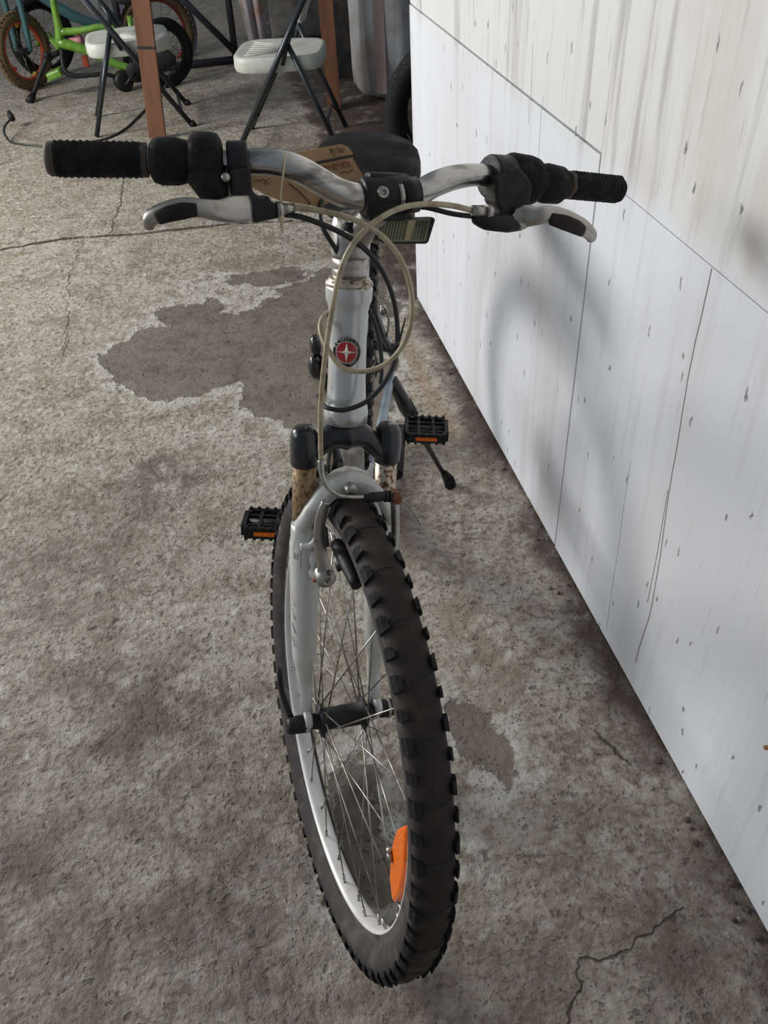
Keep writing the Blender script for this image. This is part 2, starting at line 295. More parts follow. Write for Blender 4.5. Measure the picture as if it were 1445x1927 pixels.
# ------------------------------------------------------------------ mesh building
WM = {}
class MB:
    def __init__(s): s.v = []; s.f = []; s.sm = []; s.mi = []
    def add(s, vs, fs, smooth=False, mi=0):
        o = len(s.v); s.v += [tuple(v) for v in vs]
        for f in fs: s.f.append([i + o for i in f]); s.sm.append(smooth); s.mi.append(mi)
        return s
    def box(s, c, x, y, z, mi=0):
        """c centre, x y z half-extent vectors"""
        c = V(c); x, y, z = V(x), V(y), V(z)
        vs = [c + x * i + y * j + z * k for i in (-1, 1) for j in (-1, 1) for k in (-1, 1)]
        f = [(0, 1, 3, 2), (4, 6, 7, 5), (0, 4, 5, 1), (2, 3, 7, 6), (0, 2, 6, 4), (1, 5, 7, 3)]
        if x.cross(y).dot(z) < 0: f = [q[::-1] for q in f]
        return s.add(vs, f, False, mi)
    def tube(s, pts, rad, seg=12, up=None, flat=1.0, res=0, caps=True, mi=0, smooth=True):
        """rad: number or list; flat: height factor along up (number or list)"""
        pts = [V(p) for p in pts]; n = len(pts)
        rl = list(rad) if isinstance(rad, (list, tuple)) else [rad] * n
        fl = list(flat) if isinstance(flat, (list, tuple)) else [flat] * n
        if res and n > 2:
            P, R_, F_ = [], [], []
            for i in range(n - 1):
                p0 = pts[max(i - 1, 0)]; p1 = pts[i]; p2 = pts[i + 1]; p3 = pts[min(i + 2, n - 1)]
                for j in range(res):
                    u = j / res
                    P.append(0.5 * ((2 * p1) + (p2 - p0) * u + (2 * p0 - 5 * p1 + 4 * p2 - p3) * u * u + (3 * p1 - p0 - 3 * p2 + p3) * u ** 3))
                    R_.append(rl[i] * (1 - u) + rl[i + 1] * u); F_.append(fl[i] * (1 - u) + fl[i + 1] * u)
            P.append(pts[-1]); R_.append(rl[-1]); F_.append(fl[-1]); pts, rl, fl = P, R_, F_; n = len(pts)
        T = []
        for i in range(n):
            t = pts[min(i + 1, n - 1)] - pts[max(i - 1, 0)]; T.append(t.normalized() if t.length > 1e-9 else V((0, 0, 1)))
        if up is None:
            q = V((0, 0, 1)) if abs(T[0].z) < .9 else V((1, 0, 0)); u = (q - T[0] * q.dot(T[0])).normalized()
        else: u = None
        vs = []
        for i in range(n):
            if up is None: u = (u - T[i] * u.dot(T[i])).normalized()
            else:
                q = V(up); u = (q - T[i] * q.dot(T[i])).normalized()
            w = T[i].cross(u)
            for k in range(seg):
                a = 2 * PI * k / seg; vs.append(pts[i] + w * (rl[i] * math.cos(a)) + u * (rl[i] * fl[i] * math.sin(a)))
        fs = [(i * seg + k, i * seg + (k + 1) % seg, (i + 1) * seg + (k + 1) % seg, (i + 1) * seg + k) for i in range(n - 1) for k in range(seg)]
        s.add(vs, fs, smooth, mi)
        if caps:
            o = len(s.v) - n * seg
            s.f.append([o + k for k in range(seg)][::-1]); s.sm.append(False); s.mi.append(mi)
            s.f.append([o + (n - 1) * seg + k for k in range(seg)]); s.sm.append(False); s.mi.append(mi)
        return s
    def lathe(s, c, ax, prof, seg=32, closed=False, mi=0, smooth=True, arc=None):
        """prof: (radius, height along ax)"""
        c, ax = V(c), V(ax).normalized(); q = V((1, 0, 0)) if abs(ax.x) < .8 else V((0, 1, 0))
        e1 = (q - ax * q.dot(ax)).normalized(); e2 = ax.cross(e1); n = len(prof); vs = []
        for k in range(seg):
            a = 2 * PI * k / seg; d = e1 * math.cos(a) + e2 * math.sin(a)
            vs += [c + d * r + ax * h for r, h in prof]
        m = n if closed else n - 1
        fs = [(k * n + i, ((k + 1) % seg) * n + i, ((k + 1) % seg) * n + (i + 1) % n, k * n + (i + 1) % n) for k in range(seg) for i in range(m)]
        return s.add(vs, fs, smooth, mi)
    def sphere(s, c, r, seg=12, sc=(1, 1, 1), mi=0):
        c = V(c); rings = seg // 2
        prof = [(max(1e-5, r * math.sin(PI * i / rings)), -r * math.cos(PI * i / rings)) for i in range(rings + 1)]
        o = len(s.v); s.lathe((0, 0, 0), (0, 0, 1), prof, seg, mi=mi)
        for i in range(o, len(s.v)):
            p = s.v[i]; s.v[i] = (c.x + p[0] * sc[0], c.y + p[1] * sc[1], c.z + p[2] * sc[2])
        return s
    def prism(s, pts, th, mi=0, smooth=False):
        """polygon in space extruded by vector th (both sides halves)"""
        th = V(th) / 2; n = len(pts); a = [V(p) - th for p in pts]; b = [V(p) + th for p in pts]
        fs = [list(range(n))[::-1], [n + i for i in range(n)]] + [[i, (i + 1) % n, n + (i + 1) % n, n + i] for i in range(n)]
        return s.add(a + b, fs, smooth, mi)
    def mesh(s, name, mats):
        me = bpy.data.meshes.new(name); me.from_pydata(s.v, [], s.f)
        for m in (mats if isinstance(mats, (list, tuple)) else [mats]): me.materials.append(M[m] if isinstance(m, str) else m)
        me.polygons.foreach_set('use_smooth', s.sm); me.polygons.foreach_set('material_index', s.mi)
        import bmesh
        bm = bmesh.new(); bm.from_mesh(me); bmesh.ops.recalc_face_normals(bm, faces=bm.faces); bm.to_mesh(me); bm.free()
        me.update(); return me
def put(name, me, parent=None, mw=None, bevel=0, subsurf=0):
    o = bpy.data.objects.new(name, me); COL.objects.link(o); mw = mw or Matrix.Identity(4)
    if parent is not None:
        o.parent = parent; o.matrix_parent_inverse = WM[parent].inverted(); 
    o.matrix_basis = mw; WM[o] = mw.copy()
    if bevel:
        b = o.modifiers.new('bevel', 'BEVEL'); b.width = bevel; b.segments = 2; b.limit_method = 'ANGLE'; b.angle_limit = .7
    if subsurf:
        b = o.modifiers.new('subsurf', 'SUBSURF'); b.levels = subsurf; b.render_levels = subsurf
    return o
def part(name, mb, m, parent, label=None, bevel=0, subsurf=0):
    o = put(name, mb.mesh(name, m), parent, bevel=bevel, subsurf=subsurf)
    if label: o['label'] = label
    return o
def thing(name, loc, label, cat, group=None):
    o = bpy.data.objects.new(name, None); COL.objects.link(o); o.empty_display_size = .05
    o.matrix_basis = Matrix.Translation(loc); WM[o] = o.matrix_basis.copy(); o['label'] = label; o['category'] = cat
    if group: o['group'] = group
    return o
def tagit(o, label, cat, group=None):
    o['label'] = label; o['category'] = cat
    if group: o['group'] = group
    return o
def copy_tree(o, parent, T, label=None, group=None):
    c = o.copy(); COL.objects.link(c); WM[c] = T @ WM[o]
    if parent is None:
        c.matrix_basis = WM[c]
    else:
        c.parent = parent; c.matrix_parent_inverse = WM[parent].inverted(); c.matrix_basis = WM[c]
    if label: c['label'] = label
    if group: c['group'] = group
    for ch in [q for q in list(WM) if q.parent == o]: copy_tree(ch, c, T)
    return c
def text_strokes(strokes, P, r, m, name, parent):
    mb = MB()
    for st in strokes: mb.tube([P(*q) for q in st], r, 5)
    return part(name, mb, m, parent)

# ================================================================== SETTING
# floor: two slabs that meet in a jagged joint
fl = bpy.data.objects.new('floor', MB().box((0, 4, -.08), (6, 0, 0), (0, 6.5, 0), (0, 0, .02)).mesh('floor', 'dirt')); COL.objects.link(fl); WM[fl] = Matrix.Identity(4); fl['kind'] = 'structure'
jp = [(-6, 2.6), (-3, 2.95), (-1.95, 3.10), (-1.40, 3.125), (-1.173, 3.195), (-.923, 3.19), (-.53, 3.225), (-.176, 3.20), (.05, 3.15), (.5, 3.12), (6, 3.0)]
joint = []
for (x0, y0), (x1, y1) in zip(jp[:-1], jp[1:]):
    n = max(2, int((x1 - x0) / .035)) if -2.2 < x0 < .5 else 2
    for i in range(n):
        u = i / n; joint.append((x0 + (x1 - x0) * u, y0 + (y1 - y0) * u + random.uniform(-.006, .006)))
joint.append((6, 3.0))
def slab(edge, other_y):
    n = len(edge); mb = MB()
    top = [V((x, y, 0)) for x, y in edge] + [V((x, other_y, 0)) for x, y in edge]
    bot = [p - V((0, 0, .07)) for p in top]
    fs = [(i, i + 1, n + i + 1, n + i) for i in range(n - 1)]
    fs += [tuple(2 * n + j for j in f[::-1]) for f in fs] + [(i, i + 1, 2 * n + i + 1, 2 * n + i) for i in range(n - 1)]
    return mb.add(top + bot, fs)
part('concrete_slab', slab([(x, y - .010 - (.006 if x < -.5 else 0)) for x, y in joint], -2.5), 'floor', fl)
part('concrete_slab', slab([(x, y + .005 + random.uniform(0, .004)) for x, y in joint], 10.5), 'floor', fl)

# plywood wall
KW, BW = -.1784, .5989
wd_ = V((KW, 1, 0)).normalized(); wn_ = V((wd_.y, -wd_.x, 0))       # along the wall, away from the room
def WPt(t, z, o=0): return V((BW, 0, 0)) + wd_ * t + V((0, 0, z)) + wn_ * o
wall = bpy.data.objects.new('wall_right', MB().box(WPt(.9, 1.2, .045), wd_ * 1.615, wn_ * .03, V((0, 0, 1.15))).mesh('wall_right', 'darkwood')); COL.objects.link(wall); WM[wall] = Matrix.Identity(4); wall['kind'] = 'structure'
def panel(t0, t1, z0, z1, off=0):
    mb = MB(); a, b = t0, t1
    mb.prism([WPt(a, z0), WPt(b, z0), WPt(b, z1), WPt(a, z1)], wn_ * .012)
    for i in range(len(mb.v)): mb.v[i] = tuple(V(mb.v[i]) + wn_ * (.008 + off))
    return mb
part('plywood_panel', panel(1.3265, 2.54, .008, .838), 'wall', wall, 'lower plywood sheet at the far end', bevel=.0015)
part('plywood_panel', panel(-.7, 1.3245, .004, .811, .001), 'wall', wall, 'lower plywood sheet with long vertical splits', bevel=.0012)
part('plywood_panel', panel(1.3265, 2.54, .841, 2.3, .002), 'wall', wall, 'upper plywood sheet at the far end', bevel=.0015)
part('plywood_panel', panel(-.7, 1.3250, .8125, 2.3, .0012), 'wall', wall, 'upper plywood sheet with yellowed runs', bevel=.0008)
part('leaf_scrap', MB().prism([WPt(.62 + .001 * a, .29 + .001 * b, -.001) for a, b in ((0, 0), (-9, 14), (-22, 22), (-24, 18), (-12, 8), (-4, -4))], wn_ * .002), 'leaf', wall, 'dry brown scrap stuck to the white paint')

# ================================================================== MOUNTAIN BIKE
bike = thing('bicycle', (.0, 1.1, 0), 'white and silver mountain bike leaning on its kickstand beside the white plywood wall', 'bicycle')
# ---------------- wheels
def wheel_parts(P, A, fwd, up, knobs, mats, prefix, spin=0.0):
    """P centre; A axle direction; fwd, up span the wheel plane"""
    def W(w, ang, r): return P + A * w + fwd * (r * math.cos(ang)) + up * (r * math.sin(ang))
    # tyre: casing profile around (w, r)
    prof = []
    for w, r in ((-.0125, .284), (-.018, .290), (-.0235, .301), (-.0245, .309), (-.0228, .318), (-.0190, .3245), (-.011, .3285), (0, .330), (.011, .3285), (.0190, .3245), (.0228, .318), (.0245, .309), (.0235, .301), (.018, .290), (.0125, .284)):
        prof.append((w, r))
    n = len(prof); seg = 144; mb = MB(); vs = []
    for k in range(seg):
        a = 2 * PI * k / seg; vs += [W(w, a, r) for w, r in prof]
    for i in range(n - 1):
        mi = 0 if 4 <= i <= 9 else 1
        for k in range(seg): mb.f.append([k * n + i, ((k + 1) % seg) * n + i, ((k + 1) % seg) * n + i + 1, k * n + i + 1]); mb.sm.append(True); mb.mi.append(mi)
    mb.v = [tuple(v) for v in vs]
    if knobs:
        nk = 64
        for sgn in (-1, 1):
            for k in range(nk):
                a = 2 * PI * (k + (.5 if sgn > 0 else 0)) / nk + spin; da = 2 * PI / nk
                big_ = (k % 2 == 0); hw = da * (.29 if big_ else .20); w0 = .0172 if big_ else .0190
                pr = ((w0, .3252), (w0 + .001, .3312), (.0240, .3268), (.0268, .3180), (.0240, .3110))
                vs = [W(sgn * w, a - hw * (1 if i > 1 else .75), r) for i, (w, r) in enumerate(pr)] + [W(sgn * w, a + hw * (1 if i > 1 else .55), r) for i, (w, r) in enumerate(pr)]
                m = 5; fs = [tuple(range(m)), tuple(range(m, 2 * m))[::-1]] + [(i, i + 1, m + i + 1, m + i) for i in range(m - 1)] + [(m - 1, 0, m, 2 * m - 1)]
                mb.add(vs, fs, False, 2)
        # thin cross sipes raised as seams of the smooth centre band
        for k in range(32):
            a = 2 * PI * k / 32 + spin
            mb.tube([W(-.0175, a - .010, .3258), W(-.008, a + .006, .3298), (W(0, a + .002, .3304)), W(.009, a + .004, .3296), W(.0175, a + .014, .3258)], .0005, 5, caps=False, mi=1)
    tyre = part('tyre', mb, ['tread', 'sidewall', 'rubber'], bike)
    # rim
    pr = [(-.0125, .286), (-.0125, .2735), (-.0118, .2712), (-.006, .2698), (0, .2694), (.006, .2698), (.0118, .2712), (.0125, .2735), (.0125, .286), (.0105, .286), (.0105, .276), (-.0105, .276), (-.0105, .286)]
    mb = MB(); n = len(pr); seg = 120
    mb.v = [tuple(W(w, 2 * PI * k / seg, r)) for k in range(seg) for w, r in pr]
    for i in range(n):
        for k in range(seg): mb.f.append([k * n + i, ((k + 1) % seg) * n + i, ((k + 1) % seg) * n + (i + 1) % n, k * n + (i + 1) % n]); mb.sm.append(1 <= i <= 6); mb.mi.append(1 if i in (0, 7) else 0)
    rim = part('rim', mb, ['rimw', 'chrome'], bike)
    # hub
    hb = MB(); hb.lathe(P, A, [(.0001, -.047), (.009, -.047), (.011, -.040), (.011, -.034), (.0225, -.032), (.0225, -.028), (.016, -.026), (.0155, 0), (.016, .026), (.0225, .028), (.0225, .032), (.011, .034), (.011, .040), (.009, .047), (.0001, .047)], 28)
    hub = part('hub', hb, 'black', bike)
    # spokes
    e = MB(); e.tube([(0, 0, 0), (0, 0, 1)], .0010, 6); ew = MB()
    sm = None
    for k in range(36):
        sgn = -1 if k % 2 else 1; a = 2 * PI * k / 36 + .04 + spin; off = (1 if (k // 2) % 2 else -1) * math.radians(57)
        p0 = W(sgn * .030, a + off, .0195); p1 = W(sgn * .0025, a, .2705); d = p1 - p0; L = d.length
        if sm is None:
            sb = MB().tube([(0, 0, 0), (0, 0, L - .014)], .00105, 6).tube([(0, 0, L - .014), (0, 0, L)], .0021, 6); sm = sb.mesh('spoke', 'steel')
        q = d.to_track_quat('Z', 'Y').to_matrix().to_4x4(); put('spoke', sm, rim, Matrix.Translation(p0) @ q)
    return tyre, rim, hub, W
tyre_f, rim_f, hub_f, WF = wheel_parts(OW, AW, FW, UW, True, None, 'front', .03)
wheel_parts(OB, AB, FB, UB, True, None, 'rear')
# front wheel reflector between the spokes
def refl():
    mb = MB(); out = [];  w = -.004
    outer = [WP(w, .2300, .1000), WP(w, .2370, .0985), WP(w, .2530, .0480), WP(w, .2570, .0), WP(w, .2520, -.0300), WP(w, .2440, -.0290), WP(w, .2280, -.008), WP(w, .2170, .040), WP(w, .2190, .075)]
    mb.prism(outer, AW * .011)
    mb2 = MB(); c = WP(w - .0065, .234, .035); mb2.box(c, FW * .003 + UW * .001, UW * .010, AW * .0022)
    o = part('spoke_reflector', mb, 'orange', rim_f, 'orange plastic reflector fixed among the spokes', bevel=.003)
    return o
refl()
part('reflector_clip', MB().tube([WP(-.012, .2210, .030), WP(-.012, .227, .022)], .0035, 8).sphere(WP(-.012, .219, .032), .004, 10), 'polished', rim_f)
part('valve_stem', MB().tube([WP(0, .265 * math.cos(2.2), .265 * math.sin(2.2)), WP(0, .235 * math.cos(2.2), .235 * math.sin(2.2))], .003, 8), 'black', rim_f)
# axle, nuts and quick release
ax_ = MB()
ax_.lathe(OW, AW, [(.0001, -.078), (.0095, -.078), (.0115, -.074), (.0125, -.056), (.0125, -.0545), (.005, -.0545), (.005, -.046)], 20)
part('axle_nut', ax_, 'black', bike); ax_ = MB()
ax_.lathe(OW, AW, [(.0001, .082), (.010, .082), (.012, .078), (.0125, .060), (.0125, .0545), (.005, .0545), (.005, .046)], 20)
part('axle_nut', ax_, 'black', bike); ax_ = MB()
ax_.tube([WP(-.070, -.010, .004), WP(-.078, -.035, .030), WP(-.080, -.050, .062)], [.0045, .004, .0035], 8, res=4)
part('quick_release', ax_, 'black', bike)
part('axle_washer', MB().lathe(OW + AW * .066, AW, [(.0125, -.002), (.0145, -.002), (.0145, .002), (.0125, .002)], 20, closed=True), 'polished', bike)
# ---------------- fork
lg = MB()
legprof = [(-.020, .0065), (.0, .0080), (.030, .0085), (.055, .0100), (.085, .0125), (.10, .0155), (.15, .0175), (.20, .0185), (.25, .0185), (.292, .0170)]
for sg in (-1, 1):
    xw = lambda s_: sg * (.0490 + (.0015 if s_ > .06 else .0))
    lg.tube([SP(xw(s_), s_, .004 if s_ > .05 else .012) for s_, r in legprof], [r for s_, r in legprof], 20, up=NN, flat=[.45, .6, .8, 1, 1.05, 1.1, 1.1, 1.1, 1.1, 1.1], res=3)
    lg.lathe(SP(sg * .0500, .006, .0187), AW, [(.0001, -.005), (.0125, -.005), (.0135, 0), (.0125, .005), (.0001, .005)], 20)
# arch: an open horseshoe brace in front of the stanchions
half_out = [(-.0672, .205), (-.0678, .262), (-.0650, .294), (-.0545, .318), (-.0407, .338), (-.0275, .352), (-.0149, .3605), (0, .3640)]
half_in = [(-.0330, .205), (-.0555, .268), (-.0530, .287), (-.0440, .304), (-.0325, .320), (-.0215, .331), (-.0120, .336), (0, .3375)]
nz_o = [.010, .012, .018, .022, .025, .026, .026, .026]
ring_o = [(w, s_, n_) for (w, s_), n_ in zip(half_out, nz_o)] + [(-w, s_, n_) for (w, s_), n_ in list(zip(half_out, nz_o))[-2::-1]]
ring_i = [(w, s_, n_) for (w, s_), n_ in zip(half_in, nz_o)] + [(-w, s_, n_) for (w, s_), n_ in list(zip(half_in, nz_o))[-2::-1]]
N_ = len(ring_o) - 1; vs = []
for (ow, os_, on_), (iw, is_, in_) in zip(ring_o, ring_i):
    vs += [SP(ow, os_, on_), SP(iw, is_, in_ + .006), SP(iw, is_, in_ - .014), SP(ow, os_, on_ - .018)]
fs = [(4 * i + j, 4 * i + (j + 1) % 4, 4 * i + 4 + (j + 1) % 4, 4 * i + 4 + j) for i in range(N_) for j in range(4)] + [(0, 1, 2, 3), (4 * N_, 4 * N_ + 1, 4 * N_ + 2, 4 * N_ + 3)]
lg.add(vs, fs, True)
for sg in (-1, 1):   # inner strap that closes the slot beside each shoulder, and the brake boss
    lg.tube([SP(sg * .028, .322, .028), SP(sg * .0360, .304, .030), SP(sg * .0405, .286, .029), SP(sg * .048, .272, .026), SP(sg * .058, .268, .018)], [.0050, .0042, .0042, .0048, .006], 12, up=NN, flat=.9, res=4)
    lg.tube([SP(sg * .046, .235, .012), SP(sg * .040, .230, .026), SP(sg * .0355, .2255, .030)], [.012, .0085, .0070], 14, res=3)
    lg.tube([SP(sg * .047, .265, .014), SP(sg * .0385, .232, .026)], [.009, .008], 10)
fork = part('fork', lg, 'white', bike, 'white suspension fork lowers with arched brace')
part('arch_bolt', MB().lathe(SP(-.002, .343, .032), NN, [(.0001, .006), (.006, .006), (.0075, .003), (.009, -.006)], 16), 'polished', fork)
def leg_strokes():
    mb = MB(); w0 = -.0625
    def P(x, y): return SP(-.0495 - .0190 * math.cos(x), y, .004 + .0208 * math.sin(x))
    a0, a1 = .35, .95
    r = [(a0, .262), (a1, .262), (a1, .238), (a0, .238), (a0, .262)]
    mb.tube([P(*q) for q in r], .00045, 4)
    for k in range(3): mb.tube([P(.47 + .14 * k, .258), P(.47 + .14 * k, .249)], .0006, 4)
    mb.tube([P(.47, .249), P(.61, .258)], .0006, 4); mb.tube([P(.40, .244), P(.9, .244)], .0004, 4)
    y = .225
    for L in ('S', 'H', 'O', 'C', 'K'):
        g = {'S': [[(1, 0), (0, 0), (0, .5), (1, .5), (1, 1), (0, 1)]], 'H': [[(0, 0), (0, 1)], [(1, 0), (1, 1)], [(0, .5), (1, .5)]], 'O': [[(0, 0), (1, 0), (1, 1), (0, 1), (0, 0)]],
             'C': [[(1, 0), (0, 0), (0, 1), (1, 1)]], 'K': [[(0, 0), (0, 1)], [(1, 0), (0, .5), (1, 1)]]}[L]
        y -= .019
    for k in range(5):
        y = .215 - k * .020
        mb.tube([P(.20, y), P(.55, y - .012), P(.20, y - .014)], .0005, 4)
    return mb
dc = part('fork_decal', leg_strokes(), 'grey', fork); dc['kind'] = 'stuff'
part('stanchion', MB().tube([SP(-.0505, .285, 0), SP(-.0505, .372, 0)], .0145, 20), 'rust', bike, 'rust-covered fork stanchion')
part('stanchion', MB().tube([SP(.0545, .285, 0), SP(.0545, .368, 0)], .0138, 20), 'rustc', bike, 'chromed fork stanchion speckled with rust')
cw = MB()
for sg, cx, sb_ in ((-1, -.0510, .366), (1, .0550, .362)):
    cw.lathe(SP(cx, sb_, 0), AX, [(.0001, 0), (.0150, 0), (.0166, .003), (.0170, .030), (.0160, .0335), (.0165, .036), (.0150, .043), (.0105, .049), (.0001, .050)], 28)
cw.tube([SP(-.050, .376, 0), SP(-.038, .385, .003), (SP(-.023, .399, .004)), SP(0, .404, .002), SP(.023, .398, .004), SP(.039, .382, .003), SP(.053, .371, 0)], [.012, .0110, .0140, .0215, .0140, .0110, .012], 18, up=NN, flat=[.95] * 7, res=4)
part('fork_crown', cw, 'blackgl', bike)
# ---------------- steering
hd_ = MB(); hd_.lathe(SO, AX, [(.0195, .418), (.0258, .418), (.0265, .430), (.0255, .437), (.0232, .446), (.0222, .470), (.0218, .520), (.0222, .548), (.0240, .556), (.0262, .561), (.0268, .573), (.0262, .577), (.0180, .577)], 40)
head = part('head_tube', hd_, 'silver', bike)
part('headset_cup', MB().lathe(SO, AX, [(.018, .575), (.0262, .5755), (.0272, .578), (.0262, .5815), (.0235, .583), (.0235, .585), (.018, .5855)], 40), 'rustc', bike, 'grimy headset ring on top of the head tube')
part('steerer_spacer', MB().lathe(SO, AX, [(.012, .584), (.0195, .584), (.0198, .594), (.0192, .595), (.0198, .596), (.0200, .610), (.015, .611)], 32), 'polished', bike)
# head badge, turned with the frame
FH = AX.cross(AB).normalized(); FH = FH if FH.dot(NN) > 0 else -FH; LH = AB - AX * AB.dot(AX); LH.normalize()
def HP(x, y, r=.0226):   # x around the tube in metres, y along
    a = x / .0222; return SO + AX * (.506 + y) + FH * (r * math.cos(a)) + LH * (r * math.sin(a))
def disc(r0, r1, h, seg=48, yy=1.06):
    mb = MB(); vs = []; fs = []
    for k in range(seg):
        a = 2 * PI * k / seg
        for r in (r0, (r0 + r1) / 2, r1): vs.append(HP(r * math.sin(a), r * math.cos(a) * yy, h))
    for k in range(seg):
        for i in range(2): fs.append((k * 3 + i, ((k + 1) % seg) * 3 + i, ((k + 1) % seg) * 3 + i + 1, k * 3 + i + 1))
    return mb.add(vs, fs, True)
em = disc(.0002, .0160, .0232); em.add(*(lambda d: (d.v, d.f))(disc(.0160, .0168, .0228)), True)
emb = part('head_badge', em, 'emblk', head, 'round black and red badge with silver four-pointed star')
part('badge_centre', disc(.0002, .0112, .0236), 'emred', emb)
part('badge_ring', disc(.0112, .0120, .0238), 'emwht', emb); part('badge_ring', disc(.0160, .0167, .0236), 'emwht', emb)
st_ = MB()
for k in range(4):
    a = k * PI / 2; c_, s_ = math.cos(a), math.sin(a)
    def Q(x, y, h): return HP(x * c_ + y * s_, -x * s_ + y * c_, h)
    st_.add([Q(0, 0, .0252), Q(.0018, .0018, .0238), Q(0, .0112, .0240), Q(-.0018, .0018, .0238)], [(0, 1, 2), (0, 2, 3)])
part('badge_star', st_, 'emwht', emb)
GL = {'S': [[(1, .9), (.8, 1), (.2, 1), (0, .8), (.2, .5), (.8, .5), (1, .25), (.8, 0), (.2, 0), (0, .1)]], 'C': [[(1, .85), (.8, 1), (.2, 1), (0, .8), (0, .2), (.2, 0), (.8, 0), (1, .15)]],
      'H': [[(0, 0), (0, 1)], [(1, 0), (1, 1)], [(0, .5), (1, .5)]], 'W': [[(0, 1), (.25, 0), (.5, .8), (.75, 0), (1, 1)]], 'I': [[(.5, 0), (.5, 1)]], 'N': [[(0, 0), (0, 1), (1, 0), (1, 1)]]}
lt = MB()
for i, ch in enumerate('SCHWINN'):
    a = -1.15 + i * .385
    for stk in GL[ch]:
        pts = []
        for x, y in stk:
            r = .0127 + y * .0026; aa = a + (x - .5) * .0034 / .014; pts.append(HP(r * math.sin(aa), r * math.cos(aa) * 1.06, .0240))
        lt.tube(pts, .00034, 4)
for i in range(3):
    a = PI - .75 + i * .2; lt.tube([HP(.013 * math.sin(a), .013 * math.cos(a), .0240), HP(.015 * math.sin(a), .015 * math.cos(a), .0240)], .0006, 4)
part('badge_lettering', lt, 'emwht', emb)
# stem
sm_ = MB()
sm_.lathe(SO, AX, [(.0001, .606), (.0205, .606), (.0212, .612), (.0212, .640), (.0185, .650), (.010, .655), (.0001, .656)], 28)
sm_.tube([SP(.002, .628, .004), SP(.010, .645, .022), SP(.022, .662, .036), SP(.026, .671, .046)], [.019, .0175, .016, .017], 20, res=4)
sm_.lathe(SP(.026, .628, .012), NN, [(.0001, .012), (.005, .012), (.006, .006), (.006, 0)], 14)
stem = part('stem', sm_, 'polished', bike)
part('stem_bolt', MB().lathe(SP(-.008, .640, .022), NN, [(.0001, .004), (.0022, .004), (.0022, .006), (.0055, .006), (.0055, -.006)], 14), 'black', stem)
BC = SP(.0, .6725, .052)
cl = MB(); cl.tube([SP(-.006, .671, .050), SP(.046, .676, .050)], .0205, 24); cl.box(SP(.020, .690, .046), AW * .020, AX * .006, NN * .010); cl.box(SP(.020, .655, .052), AW * .022, AX * .005, NN * .012)
part('bar_clamp', cl, 'black', stem, 'black handlebar clamp on the silver stem', bevel=.004)
part('clamp_bolt', MB().lathe(S(720, 362, .070), NN, [(.0001, .001), (.0025, .001), (.003, .004), (.0055, .004), (.006, -.004)], 16), 'polished', stem)
part('clamp_collar', MB().tube([S(744, 370, .056), S(754, 369, .056)], .0165, 20), 'polished', bike)
part('reflector_band', MB().tube([S(754, 369, .056), S(783, 366, .055)], .0175, 20), 'black', bike)
# handlebar: measured centre line, ends swept back
bp = [(92, 300, .0), (190, 300, .008), (285, 301, .016), (360, 304, .024), (430, 306, .032), (480, 304, .038), (520, 306, .042), (560, 318, .046), (600, 340, .049), (640, 362, .050), (680, 371, .050), (735, 370, .050), (785, 363, .048), (820, 346, .046), (855, 334, .043), (895, 329, .038), (950, 333, .030), (1010, 342, .022), (1080, 350, .012), (1160, 358, .0)]
BAR = [S(*q) for q in bp]
part('handlebar', MB().tube(BAR, [.0112] * 5 + [.0125, .0130, .0132, .0132, .0132, .0132, .0132, .0132, .0130, .0125, .0115, .0112, .0112, .0112, .0112], 24, res=5), 'chrome', bike, 'dull silver riser handlebar')
def grip(p0, p1, R, brown_end):
    g = MB(); d = (p1 - p0); L = d.length; d.normalize(); seg = 28
    q = V((0, 0, 1)); e1 = (q - d * q.dot(d)).normalized(); e2 = d.cross(e1); rows = 46; vs = []
    for i in range(rows + 1):
        u = i / rows
        for k in range(seg):
            a = 2 * PI * k / seg; r = R + .0007 * max(-.3, math.sin(u * 42 + a * 3) * math.sin(u * 42 - a * 3)) * 2
            if u < .03: r *= .90
            vs.append(p0 + d * (L * u) + (e1 * math.cos(a) + e2 * math.sin(a)) * r)
    fs = [(i * seg + k, i * seg + (k + 1) % seg, (i + 1) * seg + (k + 1) % seg, (i + 1) * seg + k) for i in range(rows) for k in range(seg)]
    g.add(vs, fs, True); g.add(vs[:seg], [tuple(range(seg))]); g.add(vs[-seg:], [tuple(range(seg))])
    return g
GL0, GL1 = S(100, 299, .001), S(264, 301, .014); gl = part('grip', grip(GL0, GL1, .0162, True), 'rubber', bike, 'black rubber grip with browned worn end')
dL = (GL0 - GL1).normalized(); part('grip_end', MB().lathe(GL0, dL, [(.0155, -.002), (.0155, .003), (.013, .0065), (.0001, .007)], 24), 'brown', gl)
part('grip_end', MB().lathe(GL1, -dL, [(.0001, 0), (.0158, 0), (.0158, .007), (.013, .0075), (.0001, .0078)], 24), 'brown', gl)
GR0, GR1 = S(1165, 357, .0), S(1072, 348, .012); gr = part('grip', grip(GR0, GR1, .0150, False), 'rubber', bike)
dR = (GR0 - GR1).normalized(); part('grip_end', MB().lathe(GR1, -dR, [(.0001, 0), (.0150, 0), (.0152, .007), (.013, .0075), (.0001, .0078)], 24), 'brown', gr)
